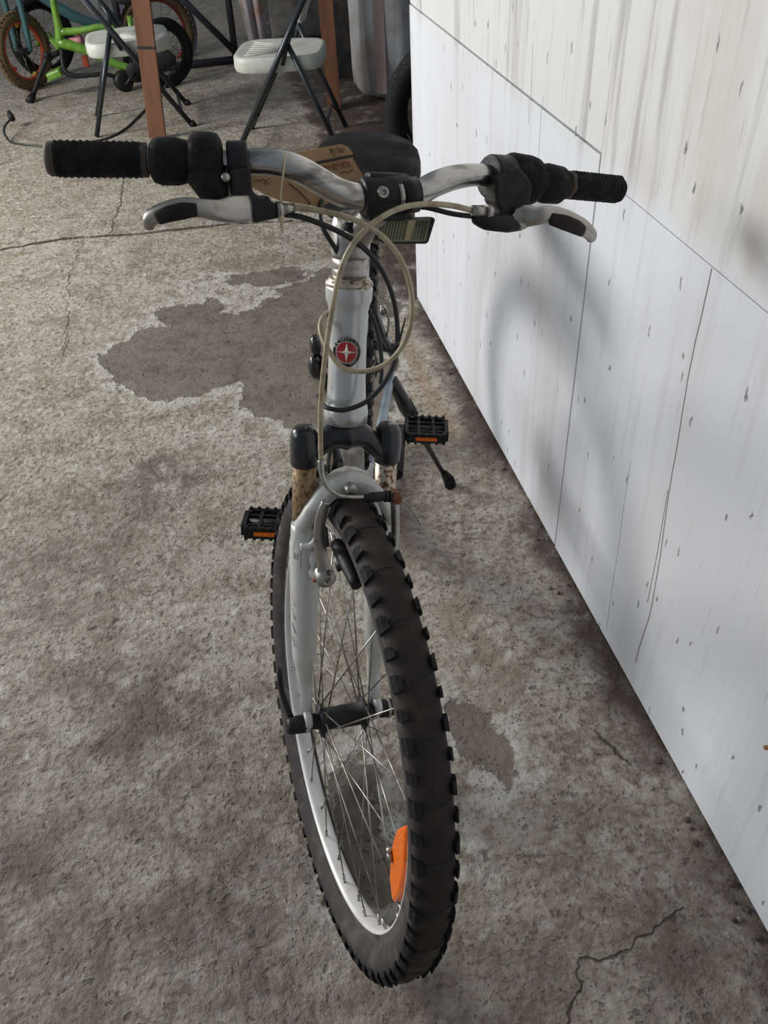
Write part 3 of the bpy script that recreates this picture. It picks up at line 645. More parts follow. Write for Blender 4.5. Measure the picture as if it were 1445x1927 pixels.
# twist shifters
def lath2(px0, px1, n0, n1, prof, mb=None):
    p0, p1 = S(*px0, n0), S(*px1, n1); d = p1 - p0; L = d.length
    return (mb or MB()).lathe(p0, d, [(r, h * L) for r, h in prof], 32)
sh = lath2((283, 303), (424, 306), .016, .032, [(.0001, 0), (.015, 0), (.0195, .04), (.0218, .14), (.0218, .36), (.0195, .48), (.0195, .52), (.0240, .54), (.0270, .60), (.0275, .78), (.0262, .90), (.0200, .96), (.0001, 1)])
sh.tube([S(388, 330, .040), S(397, 352, .048), S(410, 378, .052)], [.020, .016, .012], 14, up=NN, flat=.8, res=3)
part('twist_shifter', sh, 'rubber', bike, 'black twist shifter beside the browned grip')
sh = lath2((1060, 350), (942, 333), .013, .031, [(.0001, 0), (.0155, 0), (.0160, .06), (.0205, .09), (.0215, .30), (.0190, .42), (.0190, .46), (.0250, .52), (.0265, .62), (.0265, .86), (.0215, .96), (.0001, 1)])
part('twist_shifter', sh, 'rubber', bike, 'black twist shifter nearest the plywood wall')
# brake levers
lv = MB(); lv.tube([S(428, 308, .034), S(468, 307, .038)], .0205, 24)
lv.prism([S(x, y, .046) for x, y in [(429, 318), (466, 312), (470, 360), (492, 372), (500, 366), (505, 378), (524, 384), (524, 407), (500, 412), (471, 418), (466, 396), (448, 376), (431, 368)]], NN * .030)
lb = part('brake_lever_body', lv, 'black', bike, bevel=.003)
part('barrel_adjuster', MB().tube([S(520, 394, .058), S(532, 393, .058)], .0075, 12).tube([S(530, 393, .058), S(553, 391, .057)], [.0055, .0045], 10), 'polished', lb)
part('clamp_screw', MB().lathe(S(425, 334, .060), NN, [(.0001, .001), (.004, .001), (.0042, -.006)], 16), 'polished', lb)
lever_pts = [(468, 392, .066), (440, 394, .074), (410, 396, .080), (380, 392, .082), (345, 391, .080), (310, 399, .074), (284, 412, .066), (280, 430, .062)]
lvr = part('brake_lever', MB().tube([S(*q) for q in lever_pts], [.0120, .0125, .0100, .0085, .0090, .0088, .0075, .0045], 14, up=NN, flat=[.45, .45, .6, .6, .6, .6, .7, .8], res=4), 'polished', bike, 'silver brake lever with dark inlay')
part('lever_inlay', MB().tube([S(371, 395, .0865), S(345, 397, .0855), (S(318, 403, .0815)), S(296, 411, .074)], [.0055, .0075, .0072, .0060], 12, up=NN, flat=.35, res=4), 'inlay', lvr)
lv = MB(); lv.tube([S(918, 332, .036), S(958, 334, .031)], .0225, 24)
lv.prism([S(x, y, .044) for x, y in [(922, 330), (965, 312), (985, 335), (990, 352), (986, 378), (974, 395), (974, 424), (930, 424), (928, 392), (921, 378)]], NN * .030)
lv.tube([S(985, 422, .060), S(955, 420, .062), (S(915, 417, .060)), S(888, 410, .057)], [.006, .010, .009, .004], 12, res=3)
rb = part('brake_lever_body', lv, 'black', bike, bevel=.003)
part('barrel_adjuster', MB().tube([S(924, 400, .060), S(913, 399, .060)], .0085, 12).tube([S(914, 399, .060), S(886, 396, .059)], [.0070, .0055], 10), 'polished', rb)
part('clamp_screw', MB().lathe(S(978, 362, .056), NN, [(.0001, .001), (.0045, .001), (.0047, -.008)], 16), 'brown', rb)
lever_pts = [(976, 428, .062), (984, 408, .068), (1010, 407, .076), (1035, 404, .080), (1065, 412, .078), (1095, 427, .070), (1112, 442, .062), (1112, 452, .058)]
lvr = part('brake_lever', MB().tube([S(*q) for q in lever_pts], [.010, .013, .0095, .0090, .0092, .0090, .0075, .005], 14, up=NN, flat=[.5, .45, .6, .6, .6, .6, .7, .8], res=4), 'polished', bike, 'silver brake lever nearest the plywood wall')
part('lever_inlay', MB().tube([S(1036, 412, .0855), S(1062, 419, .0840), S(1085, 428, .0785), S(1098, 436, .0735)], [.0060, .0080, .0078, .0060], 12, up=NN, flat=.35, res=4), 'inlay', lvr)
# handlebar reflector
rf = MB(); cs = [(718, 412), (812, 408), (816, 412), (803, 455), (798, 458), (722, 458), (710, 452), (708, 440)]
rf.prism([S(x, y, .030) for x, y in cs], NN * .012)
ro = part('front_reflector', rf, 'black', bike, 'grey-green plastic reflector hanging under the handlebar', bevel=.002)
part('reflector_lens', MB().prism([S(x, y, .0375) for x, y in [(721, 414), (809, 411), (800, 454), (724, 455), (711, 449)]], NN * .004), 'lens', ro)
part('reflector_strip', MB().prism([S(x, y, .0400) for x, y in [(768, 415), (781, 414), (772, 452), (760, 452)]], NN * .0012), 'lensmid', ro)
rb_ = MB()
for k in range(15):
    x0 = 723 + k * 5.6
    rb_.tube([S(x0 + 1.5, 416, .0400), S(x0 - 5, 451, .0400)], .0004, 4)
part('reflector_ribs', rb_, 'lens', ro)
part('reflector_bracket', MB().tube([S(762, 384, .052), S(764, 400, .040), S(766, 414, .026)], .006, 10, res=3), 'black', ro)
# ---------------- cables
def cable(name, pts, r, m, label=None, flat=None):
    return part(name, MB().tube([S(*q) for q in pts], r, 10, res=6), m, bike, label)
cable('brake_cable', [(552, 391, .057), (600, 396, .066), (650, 408, .078), (690, 425, .086), (722, 447, .090), (752, 485, .090), (770, 530, .088), (776, 580, .084), (768, 628, .078), (745, 668, .070), (712, 692, .062), (672, 699, .054), (640, 688, .046), (616, 655, .036), (603, 622, .020), (607, 598, .002), (622, 585, -.02)], .0029, 'housing', 'beige rear brake cable looping around the head tube')
cable('brake_cable', [(888, 396, .059), (850, 387, .064), (800, 384, .072), (755, 391, .080), (715, 411, .086), (680, 440, .086), (655, 475, .084), (638, 520, .080), (624, 590, .072), (612, 670, .062), (604, 750, .054), (603, 810, .048), (604, 868, .044)], .0030, 'housing', 'beige front brake cable dropping to the fork')
cable('brake_noodle', [(604, 866, .044), (606, 893, .046), (616, 916, .050), (636, 932, .055), (662, 936, .058), (690, 935, .058)], [.0040, .0036, .0028, .0026, .0026, .0026], 'steel')
cable('shift_cable', [(522, 402, .050), (560, 407, .056), (600, 420, .060), (645, 440, .062), (690, 472, .060), (722, 515, .056), (742, 570, .052), (748, 630, .048), (742, 680, .046), (722, 722, .046), (690, 755, .044), (650, 771, .040), (618, 768, .032), (602, 756, .012), (598, 745, -.02)], .0028, 'cableb', 'black shift cable curving past the head tube')
cable('shift_cable', [(888, 407, .057), (850, 402, .052), (800, 390, .040), (760, 388, .012), (700, 350, -.03), (660, 338, -.035), (618, 350, -.025), (603, 385, -.01), (606, 425, .006), (632, 470, .010), (660, 520, -.01), (690, 575, -.03), (710, 625, -.03), (718, 680, -.03), (716, 722, -.03)], .0027, 'cableb')
part('cable_tie', MB().tube([S(737, 663, .050), S(752, 640, .050), S(763, 598, .050)], [.0016, .0014, .0008], 6), 'cableb', bike)
# ---------------- front brake
def vbrake():
    a = MB(); a.tube([S(613, 1096, .040), S(613, 1082, .043), S(607, 1055, .048), S(601, 1015, .053), S(602, 985, .057), S(607, 962, .060), S(614, 944, .062)], [.0105, .0115, .0072, .0072, .0070, .0066, .0055], 12, up=NN, flat=[.6, .6, .6, .55, .55, .55, .6], res=4)
    o = part('brake_arm', a, 'polished', bike, 'polished brake arm with pivot bolt')
    part('pivot_bolt', MB().lathe(S(613, 1087, .0475), NN, [(.0001, .004), (.003, .004), (.0035, .009), (.0078, .009), (.0090, .004), (.0122, .003), (.0124, -.012)], 20), 'polished', o)
    part('spring_screw', MB().lathe(S(597, 1091, .040), -AW, [(.0001, .006), (.003, .006), (.003, -.004)], 8), 'rustb', o)
    a = MB(); a.tube([SP(.0400, .165, .034), SP(.0440, .215, .046), SP(.0500, .270, .052), SP(.0490, .315, .052), SP(.0470, .338, .050)], [.007, .006, .0055, .0055, .0055], 12, up=AW, flat=1, res=4)
    o2 = part('brake_arm', a, 'polished', bike, 'polished brake arm on the wall side')
    part('cable_bolt', MB().lathe(S(744, 936, .056), NN, [(.0001, .008), (.004, .008), (.0075, .006), (.008, -.010)], 8), 'rustb', o2)
    for sg in (-1, 1):
        c = WP(sg * .0215, .0, .0) ; ang = math.radians(70)
        def WQ(w, a_, r): return OW + AW * w + FW * (r * math.cos(a_)) + UW * (r * math.sin(a_))
        p = MB(); p.tube([WQ(sg * .021, math.radians(84), .279), WQ(sg * .022, math.radians(92), .280), WQ(sg * .0215, math.radians(100), .279)], [.0065, .0095, .0085], 10, res=3)
        p.tube([WQ(sg * .022, math.radians(92), .278), WQ(sg * .034, math.radians(92), .274)], .006, 10)
        part('brake_pad', p, 'black', o if sg < 0 else o2)
vbrake()
part('noodle_boot', MB().tube([S(683, 937, .058), S(700, 936, .058), S(722, 934, .057), S(738, 934, .056)], [.0035, .0062, .0060, .0055], 12, res=3).tube([S(724, 934, .057), S(727, 934, .057)], .0072, 12).tube([S(731, 934, .057), S(734, 934, .057)], .0072, 12), 'black', bike)
cable('cable_tail', [(738, 934, .056), (752, 938, .060), (768, 952, .062), (784, 974, .062), (796, 997, .060)], .0011, 'steel')
# ---------------- frame
fm = MB(); HB = SO + AX * .440; HT = SO + AX * .553; BB = BP(0, .316, -.040)
stt = BP(0, .215, .300)
fm.tube([HB + FH * -.010, HB * .6 + BB * .4, BB], [.0200, .0190, .0185], 20)
fm.tube([HT + FH * -.010, BP(0, .46, .43), BP(0, .23, .28)], [.0175, .0165, .0150], 20, res=4)
fm.tube([BB, stt], .0150, 20); fm.tube([BB - AB * .035, BB + AB * .035], .0205, 20)
frame = part('frame', fm, 'silver', bike)
cs_ = MB()
for sg in (-1, 1):
    cs_.tube([BB + AB * sg * .026, BP(sg * .045, .20, -.020), BP(sg * .064, .02, -.004)], [.0110, .0100, .0085], 14, res=3)
part('chainstay', cs_, 'bluesil', frame, 'blue-grey chainstays')
ss = MB()
for sg in (-1, 1):
    ss.tube([BP(sg * .018, .200, .262), BP(sg * .042, .125, .150), BP(sg * .067, .055, .065), BP(sg * .069, .0, .002)], [.0085, .0085, .0100, .0085], 12, res=3)
ss.tube([BP(-.072, .085, .100), BP(-.03, .095, .115), BP(.03, .095, .113), BP(.076, .085, .096)], [.009, .011, .011, .009], 12, up=UB, flat=1.2, res=3)
part('seat_stays', ss, 'blackgl', frame)
br = MB(); br.tube([BP(.030, .105, .130), BP(.036, .12, .175), BP(.034, .13, .205)], [.006, .005, .004], 10); br.tube([BP(-.030, .105, .130), BP(-.036, .12, .175), BP(-.034, .13, .205)], [.006, .005, .004], 10)
br.tube([BP(.034, .135, .205), BP(.045, .14, .215), BP(.052, .14, .19), BP(.050, .13, .15)], .0022, 8, res=4); br.tube([BP(-.034, .13, .205), BP(.034, .13, .212)], .0022, 8); br.lathe(BP(.040, .13, .208), FB, [(.0001, .01), (.006, .01), (.006, -.01)], 10)
part('rear_brake', br, 'polished', bike)
part('seatpost', MB().tube([BP(0, .222, .28), BP(0, .155, .395)], .0132, 18), 'chrome', bike)
part('seat_collar', MB().tube([BP(0, .219, .288), BP(0, .212, .306)], .0185, 18), 'black', bike)
# saddle
prof = [(-.125, .030, .010), (-.115, .060, .016), (-.09, .080, .024), (-.05, .094, .034), (-.01, .098, .040), (.03, .098, .044), (.07, .095, .044), (.10, .080, .040), (.13, .052, .034), (.158, .032, .026), (.18, .024, .022), (.198, .014, .014)]
mb = MB(); seg = 24; vs = []
for l, hw, dp in prof:
    z0 = .440 + .012 * math.cos((l + .05) * 9) - .004
    for k in range(seg):
        a = 2 * PI * k / seg; ca, sa = math.cos(a), math.sin(a)
        x = hw * math.copysign(abs(ca) ** .65, ca); z = (dp * .62 if sa > 0 else dp * 1.75) * math.copysign(abs(sa) ** .75, sa)
        vs.append(BP(x, l, z0 + z - dp * .35))
fs = [(i * seg + k, i * seg + (k + 1) % seg, (i + 1) * seg + (k + 1) % seg, (i + 1) * seg + k) for i in range(len(prof) - 1) for k in range(seg)]
mb.add(vs, fs, True); mb.add(vs[:seg], [tuple(range(seg))], True); mb.add(vs[-seg:], [tuple(range(seg))], True)
sad = part('saddle', mb, 'saddle', bike, 'wide black vinyl saddle')
rl = MB()
for sg in (-1, 1): rl.tube([BP(sg * .012, .16, .415), BP(sg * .022, .10, .398), BP(sg * .022, .0, .398), BP(sg * .035, -.07, .425)], .0035, 8, res=4)
part('saddle_rails', rl, 'steel', sad)
part('seam', MB().tube([BP(.072, -.07, .463), BP(.078, -.02, .466), BP(.074, .03, .464), BP(.058, .07, .463)], .0010, 6, res=4), 'rubber', sad)
# cranks, chainring, chain, derailleurs
PL, PR = BP(-.1445, .481, -.030), BP(.1395, .152, -.050)
ck = MB(); ck.tube([BB - AB * .085, BB - AB * .03], .013, 14); ck.tube([BB - AB * .085, BP(-.098, .481, -.030)], [.015, .011], 12, up=UB, flat=.9); part('crank', ck, 'black', bike); ck = MB(); ck.tube([BB + AB * .03, BB + AB * .082], .012, 14); ck.tube([BB + AB * .078, BP(.088, .152, -.050)], [.014, .011], 12, up=UB, flat=.9)
part('crank', ck, 'black', bike)
cr_ = MB(); nt_ = 40
pr = []
for k in range(nt_ * 2):
    a = PI * k / nt_; r = .082 if k % 2 else .087; pr.append(BB - AB * .050 + FB * r * math.cos(a) + UB * r * math.sin(a))
cr_.prism(pr, AB * .003); cr_.lathe(BB - AB * .044, AB, [(.055, -.002), (.068, -.002), (.068, .002), (.055, .002)], 32, closed=True)
part('chainring', cr_, 'steel', bike)
ch = MB(); cc = OB - AB * .045
pts = [BB - AB * .050 + UB * .085 + FB * -.01, cc + UB * .035, cc - FB * .035, cc - UB * .035 + FB * .0, cc - UB * .07 + FB * .02, BB - AB * .050 - UB * .085]
ch.tube(pts, .0042, 6); part('chain', ch, 'rustb', bike)
part('cassette', MB().lathe(OB - AB * .036, AB, [(.012, -.012), (.024, -.012), (.028, -.006), (.034, -.002), (.042, .004), (.044, .009), (.012, .009)], 28), 'steel', bike)
dr = MB(); dr.sphere(BP(-.100, .0, .048), .0165, 14, (.85, 1.2, 1.5)); dr.sphere(BP(-.101, .01, .000), .0165, 14, (.95, 1.2, 1.8)); dr.tube([BP(-.095, .01, .0), BP(-.07, .02, -.05), BP(-.055, .03, -.10)], [.014, .010, .008], 10, res=3); dr.tube([BP(-.07, 0, 0), BP(-.098, 0, .02)], .009, 8)
part('rear_derailleur', dr, 'blackgl', bike)
fd = MB(); fd.tube([BP(0, .29, .06), BP(.0, .285, .085)], .019, 14); fd.box(BP(-.045, .31, .062), AB * .008, FB * .04, UB * .012)
part('front_derailleur', fd, 'black', bike)
def pedal(c, side, yaw_tilt, label):
    """flat cage pedal: rails, bars, teeth"""
    u = AB * side; f = (FB * math.cos(yaw_tilt) + UB * math.sin(yaw_tilt)); t = u.cross(f)
    mb = MB(); hx, hy, ht = .044, .036, .010
    for s_ in (-1, 1): mb.box(c + f * s_ * (hy - .004), u * (hx - .004), f * .004, t * ht)          # outer rails
    mb.box(c + u * (hx - .002), u * .004, f * (hy - .010), t * ht); mb.box(c - u * (hx - .004), u * .004, f * (hy - .006), t * ht)
    for s_ in (-1, 1): mb.box(c + u * (hx - .008) + f * s_ * (hy - .009), (u - f * s_) * .0055, (u + f * s_) * .002, t * ht)
    mb.tube([c - u * .058, c + u * (hx - .004)], .0085, 12)
    for k in (-1, 1):
        mb.box(c + u * k * .015, u * .0028, f * (hy - .006), t * ht * .9)
        mb.box(c + f * k * .0165, u * (hx - .006), f * .0022, t * ht * .75)
    for k in range(6):
        for s_ in (-1, 1): mb.box(c + u * (-.036 + k * .0145) + f * s_ * (hy - .002), u * .0025, f * .003, t * (ht + .003))
    o = part('pedal', mb, 'black', bike, label)
    for s_ in (-1, 1): part('pedal_reflector', MB().box(c + f * s_ * (hy + .0005), u * .022, f * .0015, t * .0038), 'orange', o)
    part('pedal_spindle', MB().tube([c - u * .066, c - u * .046], .0062, 10), 'rustb', o)
pedal(PL, -1, .20, 'black cage pedal reaching forward beside the fork'); pedal(PR, 1, .05, 'black cage pedal on the wall side')
# kickstand
ks = MB(); foot = Zq(846, 911, .008)
k0, k1 = BP(.064, .040, -.006), BP(.110, .050, -.090)
ks.tube([k0, BP(.080, .045, -.030), BP(.098, .048, -.065), k1], [.0155, .0145, .0170, .0120], 14, res=3); ks.tube([k1, k1 * .85 + foot * .15, foot + V((-.01, 0, .022))], [.0085, .0062, .0058], 10)
for k in range(7): ks.tube([k0.lerp(k1, .60 + k * .06) + AB * .006, k0.lerp(k1, .62 + k * .06) + AB * .006], .0150, 10)
kso = part('kickstand', ks, 'blackgl', bike)
part('kickstand_foot', MB().tube([foot + V((-.014, 0, .036)), foot + V((-.002, 0, .014)), foot + V((.002, 0, -.004))], [.0085, .0135, .0145], 10), 'rubber', kso)

# ================================================================== PRICE TAG
tg = thing('price_tag', S(600, 335, -.02), 'brown card price tag with handwriting tied to the silver handlebar', 'tag')
def TP(px, py, n=-.012): return S(px, py, n)
card = MB()
outl = [(470, 333), (502, 300), (538, 289), (560, 286), (610, 277), (642, 271), (655, 276), (663, 287), (665, 298), (678, 318), (691, 334), (676, 345), (652, 350), (640, 372), (600, 390), (560, 382), (528, 378), (498, 366), (474, 352)]
card.prism([TP(*q) for q in outl], NN * .0010)
crd = part('tag_card', card, 'tag', tg)
ik = MB()
def Tn(x, y): return S(x, y, -.0108)
ik.prism([Tn(577, 308), Tn(666, 290), Tn(667, 294.5), Tn(578, 313)], NN * .0004)
part('printed_bar', ik, 'ink', crd)
hw = MB()
for stk in ([(620, 283), (623, 280), (627, 283), (624, 287), (622, 284)], [(626, 280), (625, 290)], [(628, 296), (634, 277)], [(637, 288), (639, 279)], [(642, 287), (642, 279), (648, 278), (647, 285), (642, 287)],
            [(598, 325), (602, 321), (603, 326), (607, 320), (609, 325)], [(616, 322), (620, 317), (618, 324)], [(626, 321), (629, 316), (633, 320), (637, 315)], [(642, 317), (648, 312), (651, 316), (657, 311), (662, 313)],
            [(608, 333), (614, 329), (618, 332), (622, 327)], [(640, 326), (648, 323), (655, 325), (664, 319)], [(588, 318), (588, 312), (593, 318), (594, 311)],
            [(478, 343), (484, 338), (488, 343), (494, 337), (500, 341), (508, 335)], [(496, 347), (501, 343), (505, 347), (511, 342)]):
    hw.tube([Tn(*q) for q in stk], .00035, 4)
part('handwriting', hw, 'ink', crd)
rd = MB()
for k in range(9):
    x = 609 + k * 5.8; y = 313 - k * 1.3
    for stk in [([(0, 0), (0, 6), (3.4, 5.2), (3.4, -.6), (0, 0)]), [(0, 0), (3.2, 5)], [(0, 0), (0, 6), (3.4, 5)]][k % 3: k % 3 + 1]: rd.tube([Tn(x + a, y + b) for a, b in stk], .0004, 4)
part('stamped_number', rd, 'inkred', crd)
part('card_edge_line', MB().tube([Tn(666, 297), Tn(677, 317), Tn(688, 333)], .0005, 4).tube([Tn(543, 345), Tn(565, 362), Tn(585, 384)], .0005, 4), 'ink', crd)
stg = MB(); stg.tube([S(537, 288, .052), S(533, 325, .060), S(528, 362, .058), S(530, 390, .062), S(530, 412, .066)], .0011, 6, res=3); stg.tube([S(537, 288, .052), S(541, 293, .01), S(545, 297, -.010)], .0011, 6)
stg.sphere(S(530, 413, .066), .0035, 8); stg.tube([S(530, 413, .066), S(533, 440, .066)], [.0012, .0008], 6); stg.tube([S(530, 413, .066), S(527, 430, .066)], [.0011, .0008], 6)
part('string', stg, 'string', tg)

# ================================================================== FOLDING CHAIRS
def make_chair():
    t = thing('folding_chair', (0, 0, 0), 'cream plastic folding chair directly behind the saddle of the mountain bike', 'chair', 'folding chairs behind the bicycle')
    hw = .195
    for sg in (-1, 1):
        part('front_leg', MB().tube([(.24, sg * hw, .004), (-.26, sg * hw, .80)], .0125, 12), 'tubeg', t)
        part('rear_leg', MB().tube([(-.235, sg * (hw - .02), .004), (-.05, sg * (hw - .02), .455)], .0115, 12), 'tubeg', t)
        part('seat_bracket', MB().tube([(-.02, sg * (hw - .018), .37), (-.075, sg * (hw - .018), .50)], .009, 8), 'tubeg', t)
        part('foot_cap', MB().tube([(.250, sg * hw, .0), (.238, sg * hw, .022)], .0155, 10), 'black', t)
    part('crossbar', MB().tube([(-.205, -hw + .02, .075), (-.185, -.1, .125), (-.185, .1, .125), (-.205, hw - .02, .075)], .008, 8), 'tubeg', t)
    part('crossbar', MB().tube([(.20, -hw, .065), (.20, hw, .065)], .008, 8), 'tubeg', t)
    # seat: rounded slab with a lip and shallow fan of ribs
    mb = MB(); N = 40; out = []
    for k in range(N):
        a = 2 * PI * k / N; c, s_ = math.cos(a), math.sin(a)
        x = .012 + .198 * math.copysign(abs(c) ** .45, c); y = (.180 - .012 * (x < 0)) * math.copysign(abs(s_) ** .5, s_); out.append((x, y))
    rows = [(.985, .340), (1.01, .352), (1.0, .392), (.965, .400), (.90, .398), (.6, .394), (.02, .392)]
    vs = [(x * k_, y * k_, z) for k_, z in rows for x, y in out]
    fs = [(i * N + k, i * N + (k + 1) % N, (i + 1) * N + (k + 1) % N, (i + 1) * N + k) for i in range(len(rows) - 1) for k in range(N)]
    mb.add(vs, fs, True); mb.add(vs[:N], [tuple(range(N))[::-1]])
    s_ = part('seat', mb, 'chairw', t)
    rb = MB()
    for k in range(7):
        y = (k - 3) * .035; rb.tube([(-.02, y * .45, .3935), (.15, y * 1.15, .3985)], .0025, 6)
    part('seat_ribs', rb, 'chairw', s_)
    part('seat_stud', MB().tube([(.13, -.12, .335), (.13, -.12, .36)], .012, 8).tube([(.13, .12, .335), (.13, .12, .36)], .012, 8), 'black', s_)
    # backrest
    mb = MB(); pts = []
    for k in range(20):
        a = 2 * PI * k / 20; c, q = math.cos(a), math.sin(a); y = .178 * math.copysign(abs(c) ** .5, c); h = .115 * math.copysign(abs(q) ** .6, q)
        zc = .625 + h; xx = .24 - .5 * zc / .796 + .022 * (1 - (y / .18) ** 2) * -1; pts.append((xx, y, zc))
    mb.prism(pts, (.022, 0, .014)); part('backrest', mb, 'chairw', t, bevel=.004)
    return t
ch0 = make_chair()
c2 = copy_tree(ch0, None, Matrix.Translation((-1.11, 4.645, 0)) @ Matrix.Rotation(math.atan2(.20, .98), 4, 'Z'), 'cream plastic folding chair behind the brown board, in front of the small bikes', 'folding chairs behind the bicycle')
ch0.matrix_basis = Matrix.Translation((-.31, 4.17, 0)) @ Matrix.Rotation(math.atan2(.10, -.995), 4, 'Z')

# ================================================================== BACKGROUND THINGS
# brown board
bt, bb_ = V((-.935, 4.40, .62)), V((-.985, 4.335, .0)); d = (bt - bb_).normalized(); side = V((1, 0, 0)) - d * d.x; side.normalize(); nrm = d.cross(side)
bd = thing('wooden_board', bb_, 'narrow brown wooden board standing upright in front of the left folding chair', 'board')
part('board', MB().box(bb_ + d * .61, side * .041, nrm * .011, d * .605), 'wood', bd, bevel=.002)
part('dark_band', MB().box(bb_ + d * .395, side * .0418, nrm * .0118, d * .006), 'darkwood', bd)
# black folding-table frame
ft = thing('table_frame', (-1.0, 5.69, 0), 'black metal folding table underframe standing behind the folding chairs', 'table')
part('foot_bar', MB().tube([(-1.38, 5.585, .024), (-.72, 5.69, .024)], .022, 10), 'tubeg', ft)
part('upright', MB().tube([(-.715, 5.69, .03), (-.70, 5.69, .72)], .020, 10), 'tubeg', ft); part('upright', MB().tube([(-1.36, 5.60, .03), (-1.34, 5.64, .72)], .020, 10), 'tubeg', ft)
part('diagonal_brace', MB().tube([(-.72, 5.68, .075), (-1.14, 5.66, .56)], .019, 10), 'tubeg', ft)
part('tabletop', MB().box((-1.02, 5.85, .74), (.36, .05, 0), (-.02, .24, 0), (0, 0, .018)), 'chairw', ft, bevel=.006)
# barrel
bl = thing('barrel', (.200, 4.90, 0), 'cloudy white plastic-wrapped barrel behind the end of the plywood wall', 'barrel')
mb = MB(); prof = [(.0001, 0), (.15, 0), (.178, .015), (.200, .05), (.206, .12), (.212, .5), (.216, .86), (.19, .90), (.0001, .91)]
mb.lathe((.200, 4.90, 0), (0, 0, 1), prof, 48)
for i, p in enumerate(mb.v):
    q = V((p[0] - .2, p[1] - 4.90, 0)); 
    if q.length > .01: a = math.atan2(q.y, q.x); k = 1 + .035 * math.sin(a * 9 + p[2] * 3) + .02 * math.sin(a * 17 - p[2] * 5); mb.v[i] = (.2 + q.x * k, 4.90 + q.y * k, p[2])
part('barrel_body', mb, 'barrel', bl)
vs = []; 
for z in (.04, .15, .3, .5, .7, .88):
    for a in (-1.98, -1.86, -1.74): k = .2165 * (1 + .035 * math.sin(a * 9 + z * 3) + .02 * math.sin(a * 17 - z * 5)); vs.append((.2 + k * math.cos(a), 4.90 + k * math.sin(a), z))
part('pink_stripe', MB().add(vs, [(i * 3 + j, i * 3 + j + 1, i * 3 + j + 4, i * 3 + j + 3) for i in range(5) for j in range(2)], True), 'stripe', bl)
# posts
o = part('wooden_post', MB().box((-.115, 4.64, .65), (.034, 0, 0), (0, .045, 0), (0, 0, .65)), 'wood', None); tagit(o, 'square brown wooden post standing behind the right folding chair', 'post')
o = part('dark_post', MB().box((-.04, 5.30, .65), (.080, 0, 0), (0, .10, 0), (0, 0, .65)), 'darkwood', None, bevel=.003); tagit(o, 'nearly black wide timber post between brown post and white barrel', 'post')
# concrete block
o = part('concrete_block', MB().box((-.33, 6.45, .2), (.20, 0, 0), (0, .2, 0), (0, 0, .2)), 'block', None, bevel=.02); tagit(o, 'grey concrete block on the floor behind the right chair', 'block')
# hanging cloth
mb = MB(); nx, nz = 10, 10; vs = []
for j in range(nz + 1):
    for i in range(nx + 1):
        u, v = i / nx, j / nz; vs.append((-.72 + .075 * v + u * (.20 - .085 * v) , 5.95 + .03 * math.sin(u * 14 + v) - .1 * v * (1 - v), .62 - .60 * v + .02 * math.sin(u * 9)))
mb.add(vs, [(j * (nx + 1) + i, j * (nx + 1) + i + 1, (j + 1) * (nx + 1) + i + 1, (j + 1) * (nx + 1) + i) for j in range(nz) for i in range(nx)], True)
o = part('cloth_drape', mb, 'rag', None); sol = o.modifiers.new('solid', 'SOLIDIFY'); sol.thickness = .006; tagit(o, 'faded white and pinkish cloth hanging down beside the grey block', 'cloth')
# spare tyre behind the wall end
tc = V((.405, 3.42, .30)); o = part('spare_tyre', MB().lathe(tc, (.05, 1, .12), [(.255 + .045 * math.cos(a), .045 * math.sin(a)) for a in [2 * PI * k / 14 for k in range(14)]], 48, closed=True), 'rubber', None); tagit(o, 'black tyre peeking out behind the end of the plywood wall', 'tyre')
# power cable
pc = thing('power_cable', Zq(95, 275, .004), 'black power cord with a plug lying on the floor beside the browned grip', 'cord')
cp = [(22, 222, .05), (8, 240, .045), (12, 258, .02), (30, 270, .005), (95, 275, .004), (150, 270, .004), (200, 261, .004), (235, 243, .004), (265, 215, .004), (300, 178, .01), (312, 160, .06), (330, 120, .12)]
part('cord', MB().tube([Zq(*q) for q in cp], .0055, 8, res=6), 'cableb', pc)
pl = Zq(20, 218, .055); part('plug', MB().tube([pl + V((.012, -.02, -.012)), pl, pl + V((-.01, .02, .018))], [.015, .017, .009], 8), 'black', pc)
part('plug_prong', MB().tube([pl + V((-.01, .02, .018)), pl + V((-.016, .034, .030))], .002, 6), 'steel', pc)

# small bikes
def ring(mb, c, axd, R, r, mi=0, seg=48): return mb.lathe(c, axd, [(R + r * math.cos(a), r * math.sin(a)) for a in [2 * PI * k / 12 for k in range(12)]], seg, closed=True, mi=mi)
def small_wheel(root, c, axd, R, tm, rm, knob=False):
    a_ = V(axd).normalized(); mb = ring(MB(), c, a_, R - .026, .026)
    if knob:
        q = V((0, 0, 1)); e1 = (q - a_ * q.dot(a_)).normalized(); e2 = a_.cross(e1)
        for k in range(44):
            an = 2 * PI * k / 44; d_ = e1 * math.cos(an) + e2 * math.sin(an); tt = a_.cross(d_)
            mb.box(V(c) + d_ * (R - .001), d_ * .005, tt * .008, a_ * .016)
    ty = part('tyre', mb, tm, root)
    rm_ = part('rim', MB().lathe(c, a_, [(R - .050, -.012), (R - .062, -.010), (R - .062, .010), (R - .050, .012), (R - .045, 0)], 40, closed=True), rm, root)
    q = V((0, 0, 1)); e1 = (q - a_ * q.dot(a_)).normalized(); e2 = a_.cross(e1)
    sp = MB()
    for k in range(16):
        an = 2 * PI * k / 16; d_ = e1 * math.cos(an) + e2 * math.sin(an); sp.tube([V(c) + a_ * (.02 if k % 2 else -.02), V(c) + d_ * (R - .06)], .0016, 4)
    part('spokes', sp, 'steel', rm_); part('hub', MB().lathe(c, a_, [(.0001, -.045), (.012, -.045), (.02, -.03), (.013, 0), (.02, .03), (.012, .045), (.0001, .045)], 14), 'black', root)
    return rm_
